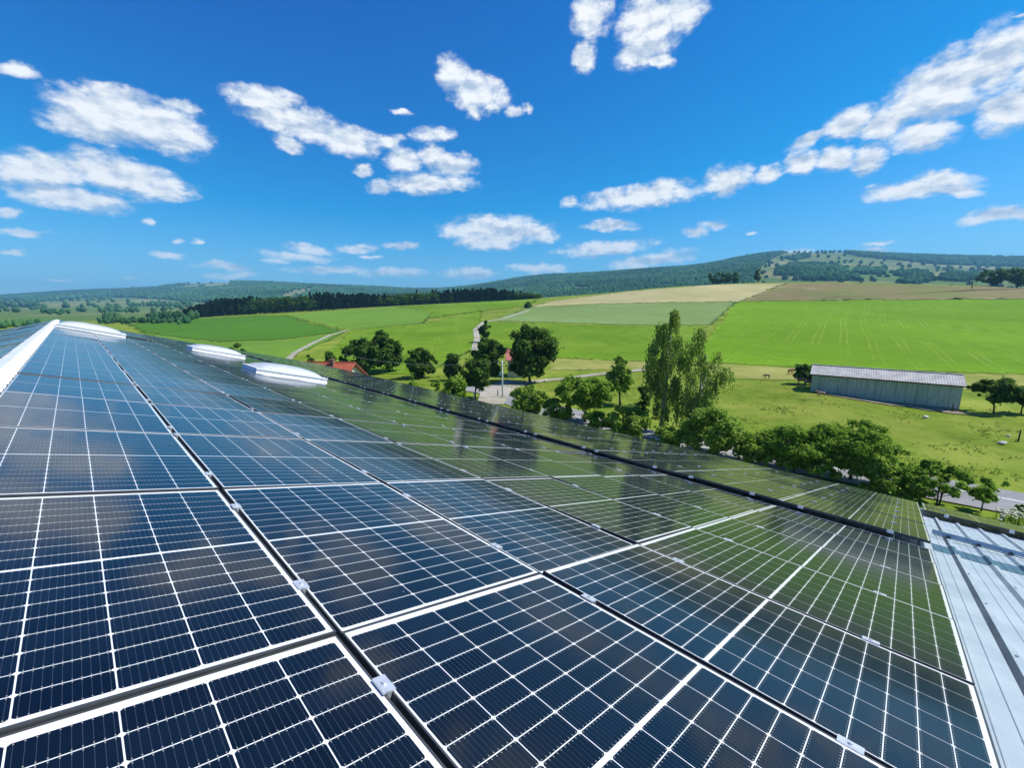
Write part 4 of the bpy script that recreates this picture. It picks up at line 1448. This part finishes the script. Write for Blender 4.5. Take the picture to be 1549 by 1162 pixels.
def build_far_woods():
    rng = np.random.default_rng(5)
    # forest on the hills
    n = 150000
    az = rng.uniform(-0.98, 0.98, n)
    r = np.exp(rng.uniform(math.log(700 * K), math.log(3500 * K), n))
    # area weighting
    keep = rng.random(n) < (r / (3500 * K)) ** 0.9
    az, r = az[keep], r[keep]
    X, Y = r * np.sin(az), r * np.cos(az)
    Z = HEIGHT(X, Y)
    px, py = project(X, Y, Z)
    opn, wood = open_land(px, py)
    hedge = rng.random(len(px)) < np.where(px > 900, 0.014, 0.005)
    band = np.abs(np.sin(px * 0.021 + py * 0.9)) < 0.05
    take = (~opn) | (wood & (rng.random(len(px)) < 0.9)) | (opn & (hedge | (band & (rng.random(len(px)) < 0.25))))
    take &= (np.abs(px - 774) < 1000)
    X, Y, Z, px, py, r = (q[take] for q in (X, Y, Z, px, py, r))
    s = 3.2 + r * 0.0017
    S = np.stack([s * rng.uniform(0.8, 1.35, len(s)), s * rng.uniform(1.5, 2.4, len(s))], 1)
    V, F = blobs(np.stack([X, Y, Z - 1.0], -1), S, rng)
    o = link('forest', np_mesh('forest', V, F, MATS['leaf_far'], True))
    tag(o, 'bluish green forest covering the distant hills', 'forest', kind='stuff')

    # dark wood along the crest of the left fields, and copses in the valley
    base = resample([(282, 484), (330, 479), (400, 473), (470, 469), (529, 466), (619, 461), (671, 458), (740, 455), (812, 449.5)], 230)
    Vs, Fs, nb = [], [], 0
    Vc, Fc, nc = [], [], 0
    for row in range(3):
        for i, p in enumerate(base):
            w = at(p.x + rng.normal() * 1.2, p.y, (300 + 38 * min(1.0, max(0.0, (p.x - 300) / 400))) * K)
            d = Vector((w.x, w.y)).normalized()
            back = 1 + row * 5 + rng.random() * 4
            x, y = w.x + d.x * back, w.y + d.y * back
            z = hgt(x, y)
            t = i / 229
            hgtm = (11.5 + 4.0 * math.sin(t * 9.0) + 2.5 * math.sin(t * 31)) * rng.uniform(0.75, 1.2) * (1.0 + 0.35 * max(0.0, t - 0.5))
            ytop = float(np.interp(p.x, [282, 330, 400, 480, 560, 640, 740, 812], [472, 457, 451, 446, 448, 442, 439, 444]))
            hgtm = (p.y - ytop) * w.y / FPX * rng.uniform(0.68, 1.06) + max(0.0, w.z - z)
            con = (math.sin(t * 17.0) + 0.4 * rng.normal()) > -0.1
            cnt = 150 if row == 0 else 80
            if con:
                zz = rng.random(cnt) ** 0.8
                rad = 2.6 * (1 - zz) + 0.2
                a = rng.random(cnt) * 6.28
                P = np.stack([x + rad * np.cos(a), y + rad * np.sin(a), z + hgtm * 0.05 + zz * hgtm * 1.08], -1)
            else:
                dd = rng.normal(size=(cnt, 3))
                dd /= np.linalg.norm(dd, axis=1)[:, None]
                P = dd * np.array([3.8, 3.8, hgtm * 0.46]) * rng.uniform(0.7, 1.05, (cnt, 1)) + np.array([x, y, z + hgtm * 0.5])
            nr = rng.normal(size=(cnt, 3)) + np.array([0, 0, 0.4])
            nr /= np.linalg.norm(nr, axis=1)[:, None]
            tt = np.cross(nr, rng.normal(size=(cnt, 3)))
            tt /= np.linalg.norm(tt, axis=1)[:, None]
            bb = np.cross(nr, tt)
            s = 1.15
            V = np.stack([P - tt * s, P + bb * s * 0.7, P + tt * s, P - bb * s * 0.7], 1).reshape(-1, 3)
            if con:
                Vc.append(V)
            else:
                Vs.append(V)
    for nm, lst, mt, lb in (('wood_edge', Vs, 'leaf_dark', 'broadleaf trees in the dark wood along the field crest'), ('conifer_wood', Vc, 'leaf_conifer', 'dark conifers in the wood along the field crest')):
        V = np.concatenate(lst)
        o = link(nm, np_mesh(nm, V, np.arange(len(V)).reshape(-1, 4), MATS[mt]))
        tag(o, lb, 'wood', kind='stuff')
    # valley copses at the left
    P, S = [], []
    for x0, x1, y, n_, h in ((150, 290, 487.5, 110, 5), (160, 182, 485, 50, 9), (225, 300, 481, 90, 8), (-60, 60, 493, 70, 5), (60, 110, 473, 18, 6), (150, 210, 471, 30, 6), (0, 60, 464, 30, 7), (190, 290, 463, 40, 6)):
        for i in range(n_):
            w = hit(rng.uniform(x0, x1), y + rng.normal() * 1.0)
            P.append((w.x, w.y, w.z - 0.5))
            k = max(1.0, w.y / 480)
            S.append((h * 0.34 * k * rng.uniform(0.6, 1.2), h * 0.85 * k * rng.uniform(0.6, 1.3)))
    V, F = blobs(np.array(P), np.array(S), rng)
    tag(link('copse', np_mesh('copse', V, F, MATS['leaf_far'], True)), 'hedges and copses scattered over the distant valley fields', 'copse', kind='stuff')


def build_grass():
    rng = np.random.default_rng(9)
    n = 26000
    px = rng.uniform(560, 1560, n)
    r = np.exp(rng.uniform(math.log(22), math.log(88), n))
    az = rng.uniform(-0.30, 0.95, n)
    X, Y = r * np.sin(az), r * np.cos(az)
    # keep the roads and the hall free
    Z = HEIGHT(X, Y)
    qx, qy = project(X, Y, Z)
    clump = np.sin(X * 0.45 + 1.3 * np.sin(Y * 0.21)) * np.sin(Y * 0.52 + np.sin(X * 0.17)) + 0.35 * rng.normal(size=n)
    keep = clump > 0.62
    V_, U_ = (X - ORG.x) * AV.x + (Y - ORG.y) * AV.y, None
    hall = (X * AV.x + Y * AV.y) < (rp(V_EAVE, 0).x * AV.x + rp(V_EAVE, 0).y * AV.y + 0.6)
    keep &= ~hall
    lane = in_poly(qx, qy, [(735, 615), (770, 575), (1015, 552), (1015, 562), (800, 585), (765, 615)])
    keep &= ~lane
    road = [hit(*p) for p in ((1549, 764), (1440, 744), (1290, 717), (1150, 693), (1008, 671), (900, 640), (800, 612), (752, 594))]
    for a, b in zip(road, road[1:]):
        ab = np.array([b.x - a.x, b.y - a.y])
        t = np.clip(((X - a.x) * ab[0] + (Y - a.y) * ab[1]) / (ab @ ab), 0, 1)
        dd = np.hypot(X - a.x - t * ab[0], Y - a.y - t * ab[1])
        keep &= dd > 3.2
    X, Y, Z = X[keep], Y[keep], Z[keep]
    m = len(X)
    B = 4
    a = rng.random((m, B)) * 6.28
    h = (0.06 + 0.16 * rng.random((m, B)) ** 2) * rng.uniform(0.6, 1.4, (m, 1))
    w = 0.05 + 0.05 * rng.random((m, B))
    off = rng.normal(size=(m, B, 2)) * 0.16
    bx, by = X[:, None] + off[..., 0], Y[:, None] + off[..., 1]
    dx, dy = np.cos(a), np.sin(a)
    z = Z[:, None] - 0.02 + 0 * bx
    V = np.stack([np.stack([bx - dx * w, by - dy * w, z], -1), np.stack([bx + dx * w, by + dy * w, z], -1), np.stack([bx + dy * h * 0.5, by - dx * h * 0.5, z + h], -1)], 2).reshape(-1, 3)
    o = link('grass', np_mesh('grass', V, np.arange(len(V)).reshape(-1, 3), MATS['grass_blade']))
    tag(o, 'tufts of rough grass in the pasture', 'grass', kind='stuff')
    # pale umbels beside the road at the right
    c = [hit(rng.uniform(1505, 1552), rng.uniform(783, 797)) for _ in range(70)]
    P = np.array([(p.x, p.y, p.z + rng.uniform(0.4, 0.8)) for p in c])
    V, F = blobs(P, np.tile([0.10, 0.06], (len(P), 1)), rng)
    st = [MB().tube([(p[0], p[1], p[2] - 0.8), tuple(p)], [0.012, 0.008], 3, False) for p in P]
    root = tag(empty('wild_flowers', tuple(P.mean(0))), 'pale flowering weeds on the verge below the jutting panels', 'flowers', kind='stuff')
    link('flower_heads', np_mesh('flower_heads', V - P.mean(0), F, MATS['flower_white']), root)['kind'] = 'stuff'
    sb = MB()
    for s in st:
        sb.add(s.v, s.f)
    sb.build('stems', MATS['leaf_mid'], root, False, lambda q: q - Vector(P.mean(0)))['kind'] = 'stuff'


# ------------------------------------------------------------------ buildings and small things
def build_shed():
    # eaves line level; corners from the photograph
    ze = 2.36 * K * 1.0
    sl, sr = slope(565), slope(583)
    zl = HC - 7.55 * K
    Yl, Yr = (zl - HC) / sl, (zl - HC) / sr
    A = at(1229, 565, Yl)
    B = at(1458, 583, Yr)
    d = Vector((B.x - A.x, B.y - A.y, 0))
    L = d.length
    d.normalize()
    nrm = Vector((d.y, -d.x, 0))
    if nrm.y < 0:
        nrm = -nrm                 # away from the camera
    gz = min(hgt(A.x, A.y), hgt(B.x, B.y)) - 0.3
    root = empty('long_shed', (A.x, A.y, gz))
    tag(root, 'long grey green livestock shed with pale corrugated roof in the pasture', 'shed')
    he = zl - gz
    D = 5.2
    rise = 1.05
    f = lambda q: d * q.x + nrm * q.y + Vector((0, 0, q.z))
    # wall of separate corrugated sheets
    nb = 15
    w = L / nb
    for i in range(nb):
        v = []
        k = 12
        for j in range(k + 1):
            x = i * w + 0.015 + (w - 0.03) * j / k
            yy = -0.02 if j % 2 else 0.02
            v += [(x, yy, 0.75), (x, yy, he)]
        MB().add(v, [(2 * j, 2 * j + 2, 2 * j + 3, 2 * j + 1) for j in range(k)]).build('wall_sheet', MATS['shed_wall'], root, False, f)
    MB().box(0, L, 0.03, 0.20, 0.0, 0.78).build('plinth', MATS['plinth'], root, False, f)
    MB().add([(0, 0.05, 0), (0, D, 0), (0, D, he), (0, D / 2, he + rise - 0.1), (0, 0.05, he)], [(0, 1, 2, 3, 4)]).add(
        [(L, 0.05, 0), (L, D, 0), (L, D, he), (L, D / 2, he + rise - 0.1), (L, 0.05, he)], [(4, 3, 2, 1, 0)]).add(
        [(0, D, 0), (L, D, 0), (L, D, he), (0, D, he)], [(0, 1, 2, 3)]).build('gable_wall', MATS['shed_wall'], root, False, f)
    # roof sheets
    for s in (0, 1):
        for i in range(nb):
            v = []
            k = 14
            for j in range(k + 1):
                x = -0.25 + (L + 0.5) * (i + j / k) / nb
                zz = 0.016 * math.cos(j / k * 2 * math.pi * 4) + 0.004 * (i % 2)
                y0, y1 = (-0.35, D / 2) if s == 0 else (D + 0.35, D / 2)
                v += [(x, y0, he - 0.05 + zz), (x, y1, he + rise + zz)]
            ff = [(2 * j, 2 * j + 2, 2 * j + 3, 2 * j + 1) for j in range(k)]
            MB().add(v, ff).build('roof_sheet', MATS['shed_roof'], root, False, f)
    MB().box(-0.25, L + 0.25, D / 2 - 0.14, D / 2 + 0.14, he + rise + 0.02, he + rise + 0.07).build('ridge_cap', MATS['shed_roof'], root, False, f)
    MB().box(-0.25, L + 0.25, -0.37, -0.34, he - 0.22, he - 0.09).build('fascia', MATS['wood'], root, False, f)
    # trodden earth in front
    e = root.location + f(Vector((L * 0.55, -1.2, 0)))
    V, F = [], []
    rng = random.Random(2)
    ring = []
    for k in range(28):
        a = 2 * math.pi * k / 28
        q = Vector((L * 0.55, -0.9, 0)) + Vector((math.cos(a) * L * 0.52 * (0.85 + 0.3 * rng.random()), math.sin(a) * 1.5 * (0.6 + 0.7 * rng.random()), 0))
        p = Vector(root.location) + f(q)
        ring.append((p.x, p.y, hgt(p.x, p.y) + 0.05))
    c = Vector(root.location) + f(Vector((L * 0.55, -0.9, 0)))
    mesh_obj('bare_earth', [(c.x, c.y, hgt(c.x, c.y) + 0.05)] + ring, [(0, i + 1, (i + 1) % 28 + 1) for i in range(28)], MATS['earth'])
    tag(bpy.data.objects['bare_earth'], kind='structure')
    return root, d, nrm


def house(name, label, ridge_l, ridge_r, Yk, depth, rise, tile, chimney=None, wall='cream', turn=0.0, tiles=True):
    A, B = at(*ridge_l, Yk * K), at(*ridge_r, Yk * K)
    z = (A.z + B.z) / 2
    c = (A + B) / 2
    L = (B - A).length
    gz = hgt(c.x, c.y) - 0.3
    root = empty(name, (c.x, c.y, gz))
    tag(root, label, 'house')
    ca, sa = math.cos(turn), math.sin(turn)
    f = lambda q: Vector((q.x * ca - q.y * sa, q.x * sa + q.y * ca, q.z))
    zr = z - gz
    ze = zr - rise
    hl, hd = L / 2, depth / 2
    i_ = 0.45
    wv = [(-hl + i_, -hd + i_, 0), (hl - i_, -hd + i_, 0), (hl - i_, hd - i_, 0), (-hl + i_, hd - i_, 0)]
    wt = [(x, y, ze + 0.1) for x, y, _ in wv]
    MB().add(wv + wt + [(hl - i_, 0, zr - 0.2), (-hl + i_, 0, zr - 0.2)], [(0, 1, 5, 4), (2, 3, 7, 6), (1, 2, 6, 8, 5), (3, 0, 4, 9, 7)]).build('wall', MATS[wall], root, False, f)
    roof = MB().add([(-hl, -hd, ze), (hl, -hd, ze), (hl, 0, zr), (-hl, 0, zr), (-hl, hd, ze), (hl, hd, ze),
                     (-hl, -hd, ze - 0.14), (hl, -hd, ze - 0.14), (hl, 0, zr - 0.14), (-hl, 0, zr - 0.14), (-hl, hd, ze - 0.14), (hl, hd, ze - 0.14)],
                    [(0, 1, 2, 3), (3, 2, 5, 4), (7, 6, 9, 8), (8, 9, 10, 11), (0, 6, 7, 1), (4, 5, 11, 10), (1, 7, 8, 2), (2, 8, 11, 5), (0, 3, 9, 6), (3, 4, 10, 9)]).build('roof', MATS[tile], root, False, f)
    if tiles:
        sl = math.hypot(hd, rise)
        nr = int(sl / 0.42)
        for s in (-1, 1):
            for r in range(nr):
                t0, t1 = r / nr, (r + 1.12) / nr
                y0, y1 = s * hd * (1 - t0), s * hd * (1 - min(1, t1))
                z0, z1 = ze + rise * t0 + 0.055, ze + rise * min(1, t1) + 0.02
                v, ff = [], []
                k = int(L / 0.15)
                for j in range(k + 1):
                    x = -hl + L * j / k
                    b = 0.02 * (j % 2)
                    v += [(x, y0, z0 + b), (x, y1, z1 + b)]
                MB().add(v, [(2 * j, 2 * j + 2, 2 * j + 3, 2 * j + 1) for j in range(k)]).build('tile_course', MATS[tile], roof, False, f)
    MB().box(-hl, hl, -0.12, 0.12, zr + 0.02, zr + 0.10).build('ridge_tiles', MATS[tile], root, False, f)
    for x in (hl - 0.02, -hl + 0.02):
        for s in (-1, 1):
            MB().add([(x, s * hd, ze - 0.24), (x, 0, zr - 0.24), (x, 0, zr - 0.10), (x, s * hd, ze - 0.10), (x + 0.05, s * hd, ze - 0.24), (x + 0.05, 0, zr - 0.24), (x + 0.05, 0, zr - 0.10), (x + 0.05, s * hd, ze - 0.10)],
                     [(0, 1, 2, 3), (7, 6, 5, 4), (0, 4, 5, 1), (3, 2, 6, 7)]).build('bargeboard', MATS['wood'], root, False, f)
    if chimney is not None:
        cx = -hl + L * chimney
        MB().box(cx - 0.26, cx + 0.26, -0.75, -0.25, zr - 0.6, zr + 0.38).box(cx - 0.31, cx + 0.31, -0.80, -0.20, zr + 0.38, zr + 0.46).build('chimney', MATS['brick'], root, False, f)
    k = 0
    for wx in (-hl * 0.5, 0.0, hl * 0.5):
        if ze > 2.2:
            fr = MB().box(wx - 0.55, wx + 0.55, -hd + i_ - 0.05, -hd + i_ + 0.02, ze - 1.7, ze - 0.5).build('window', MATS['white_paint'], root, False, f)
            MB().box(wx - 0.47, wx + 0.47, -hd + i_ - 0.065, -hd + i_ - 0.052, ze - 1.62, ze - 0.58).build('pane', MATS['glass'], fr, False, f)
    for yy in (-hd * 0.35, hd * 0.35):
        fr = MB().box(hl - i_ - 0.02, hl - i_ + 0.05, yy - 0.45, yy + 0.45, max(0.8, ze - 1.5), max(1.9, ze - 0.4)).build('window', MATS['white_paint'], root, False, f)
        MB().box(hl - i_ + 0.052, hl - i_ + 0.065, yy - 0.37, yy + 0.37, max(0.88, ze - 1.42), max(1.82, ze - 0.48)).build('pane', MATS['glass'], fr, False, f)
    return root


def build_animal(name, label, px, mat, head_down=True, facing=0.0, size=1.0, lying=False):
    p = hit(*px)
    root = tag(empty(name, (p.x, p.y, p.z)), label, 'horse')
    # one continuous skin: trunk, neck, head and legs from a skinned skeleton
    Z = -0.45 if lying else 0.0
    J = {'rump': (-0.72, 0, 1.28, 0.26), 'loin': (-0.30, 0, 1.26, 0.29), 'chest': (0.32, 0, 1.22, 0.30), 'neck0': (0.62, 0, 1.36, 0.20),
         'neck1': (0.95, 0, 1.25 if head_down else 1.72, 0.13), 'poll': (1.18, 0, 0.95 if head_down else 1.98, 0.10), 'muzzle': (1.40, 0, 0.55 if head_down else 1.78, 0.065),
         'tail0': (-0.98, 0, 1.24, 0.06), 'tail1': (-1.08, 0, 0.72, 0.05)}
    E = [('rump', 'loin'), ('loin', 'chest'), ('chest', 'neck0'), ('neck0', 'neck1'), ('neck1', 'poll'), ('poll', 'muzzle'), ('rump', 'tail0'), ('tail0', 'tail1')]
    for s, y in (('l', 0.17), ('r', -0.17)):
        J['sh' + s] = (0.40, y, 0.98, 0.13); J['kn' + s] = (0.42, y, 0.52, 0.065); J['fo' + s] = (0.42, y, 0.04, 0.06)
        J['st' + s] = (-0.66, y, 0.98, 0.16); J['hk' + s] = (-0.86, y, 0.56, 0.07); J['hf' + s] = (-0.80, y, 0.04, 0.06)
        J['ear' + s] = (1.10, y * 0.4, (1.08 if head_down else 2.12), 0.03)
        E += [('chest', 'sh' + s), ('sh' + s, 'kn' + s), ('kn' + s, 'fo' + s), ('rump', 'st' + s), ('st' + s, 'hk' + s), ('hk' + s, 'hf' + s), ('poll', 'ear' + s)]
    names = list(J)
    ca, sa = math.cos(facing), math.sin(facing)
    vs = [((x * ca - y * sa) * size, (x * sa + y * ca) * size, max(0.03, z + Z) * size) for x, y, z, _ in J.values()]
    me = bpy.data.meshes.new('body')
    me.from_pydata(vs, [(names.index(a), names.index(b)) for a, b in E], [])
    me.materials.append(MATS[mat])
    o = link('body', me, root)
    md = o.modifiers.new('skin', 'SKIN')
    for i, nm in enumerate(names):
        r = J[nm][3] * size
        me.skin_vertices[0].data[i].radius = (r, r)
    me.skin_vertices[0].data[names.index('loin')].use_root = True
    sb = o.modifiers.new('subdiv', 'SUBSURF')
    sb.levels = sb.render_levels = 1
    return root


def build_small():
    # utility pole with lamp arm, insulators and a line
    b = hit(760, 602)
    top = at(760, 545, b.y)
    h = top.z - b.z
    root = tag(empty('utility_pole', tuple(b)), 'pale slender utility pole standing at the lane junction', 'pole')
    MB().tube([(0, 0, -0.3), (0, 0, h * 0.5), (0, 0, h)], [0.13, 0.115, 0.09], 10).build('shaft', MATS['pole'], root, True)
    MB().box(-0.55, 0.45, -0.05, 0.05, h - 0.45, h - 0.35).build('crossarm', MATS['wood'], root)
    for x in (-0.5, 0.4):
        MB().tube([(x, 0, h - 0.36), (x, 0, h - 0.20)], [0.05, 0.04], 7).build('insulator', MATS['white_paint'], root, True)
    MB().box(-0.42, -0.14, -0.10, 0.10, h * 0.60, h * 0.60 + 0.5).build('junction_box', MATS['rail'], root)
    p0 = Vector((b.x - 0.5, b.y, b.z + h - 0.2))
    p1 = at(520, 536, 58 * K)
    pts = [p0.lerp(p1, t) + Vector((0, 0, -1.1 * 4 * t * (1 - t))) for t in [i / 20 for i in range(21)]]
    o = MB().tube(pts, [0.013] * 21, 5, False).build('overhead_line', MATS['pole'])
    tag(o, 'thin overhead line sagging from the utility pole to the left', 'cable')
    # white marker posts by the junction
    for (x, y, lab) in ((799, 573, 'white marker post below the large dense tree'), (717, 604, 'white marker post left of the lane mouth'), (753, 600, 'small dark marker post in the lane beside the pole')):
        p = hit(x, y)
        r = tag(empty('marker_post', tuple(p)), lab, 'post', 'marker posts by the lane')
        MB().tube([(0, 0, -0.1), (0, 0, 0.95)], [0.07, 0.07], 8).build('stake', MATS['dark' if 'dark' in lab else 'white_paint'], r, True)
        MB().tube([(0, 0, 0.951), (0, 0, 1.05)], [0.072, 0.03], 8).build('cap', MATS['dark'], r, True)
    # far pole on the brown field
    b = hit(1470, 437)
    top = at(1472, 421, b.y)
    r = tag(empty('field_pole', tuple(b)), 'thin dark pole on the brown field left of the crest trees', 'pole')
    MB().tube([(0, 0, -0.5), (top.x - b.x, 0, top.z - b.z)], [0.35, 0.25], 6).build('shaft', MATS['wood'], r, True)
    MB().box(-0.9, 1.6, -0.15, 0.15, top.z - b.z - 1.3, top.z - b.z - 1.0).build('crossarm', MATS['wood'], r)
    # stones and posts in the pasture
    rng = np.random.default_rng(3)
    for (x, y, s, lab) in ((1516, 672, 0.26, 'pale boulder in the pasture right of the leafy trees'), (1525, 660, 0.15, 'smaller pale stone above the boulder in the pasture'), (1400, 632, 0.24, 'pale rubble stone below the front of the shed')):
        p = hit(x, y)
        v, f = ico()
        v = v * (1 + 0.22 * rng.normal(size=(12, 1))) * np.array([s * 1.3, s, s * 0.7]) * K
        o = mesh_obj('boulder', [(a, b_, c + s * 0.4) for a, b_, c in v], [tuple(q) for q in f], MATS['stone'])
        o.location = p
        bv = o.modifiers.new('round', 'SUBSURF')
        bv.levels = bv.render_levels = 1
        tag(o, lab, 'boulder', 'pale stones in the pasture')
    # fence posts along the dry field edge
    px = [(1476, 588), (1440, 624), (1540, 668)]
    for i, (x, y) in enumerate(px):
        p = hit(x, y)
        r = tag(empty('fence_post', tuple(p)), ['weathered fence post between the shed and the dark pasture tree', 'weathered fence post at the near right corner of the shed', 'weathered fence post right of the boulder'][i], 'post', 'weathered fence posts in the pasture')
        MB().tube([(0, 0, -0.2), (0.03, 0, 1.15)], [0.07, 0.06], 7).build('stake', MATS['wood'], r, True)
        MB().tube([(0.03, 0, 1.15), (0.03, 0, 1.22)], [0.06, 0.015], 7).build('point', MATS['wood'], r, True)
    # horses by the shed
    build_animal('horse', 'chestnut horse grazing behind the round tree at the shed end', (1196, 567), 'hide', True, 0.4, 0.8)
    build_animal('horse', 'chestnut horse standing at the left end of the shed', (1211, 583), 'hide', False, 2.6, 0.75)
    build_animal('horse', 'tan horse standing closest to the left shed corner', (1222, 585), 'hide_pink', True, 0.2, 0.75)
    build_animal('horse', 'distant dark horse grazing on the dry strip left of the others', (1159, 573), 'hide', True, 3.0, 0.55)
    build_animal('horse', 'tan horse lying in the shade before the shed wall', (1241, 599), 'hide_pink', False, 2.9, 0.6, True)


def build_haze():
    v, f = box(-9000, 9000, -3000, 14000, -60, 480)
    m = bpy.data.materials.new('haze_air')
    m.use_nodes = True
    m.node_tree.nodes.clear()
    n = N(m.node_tree)
    vol = n('ShaderNodeVolumePrincipled', {'Density': 0.00014, 'Anisotropy': 0.0, 'Color': (0.28, 0.68, 1.0, 1.0)})
    o = n('ShaderNodeOutputMaterial')
    m.node_tree.links.new(vol.outputs[0], o.inputs['Volume'])
    ob = mesh_obj('haze', v, f, m)
    ob['kind'] = 'stuff'


build_ground()
build_fields()
build_hall()
build_panels()
build_domes()
build_shed()
house('red_roofed_house', 'house with red tiled roof and chimney just beyond the eaves', (428, 543), (540, 553), 41, 7.0, 2.1, 'tile', 0.70, turn=-0.10)
house('farmhouse', 'pale farmhouse with faded red roof between the two dark trees', (765, 527), (800, 529), 68, 6.5, 2.0, 'pink_tile', None, tiles=False)
build_trees()
build_far_woods()
build_grass()
build_small()
build_haze()
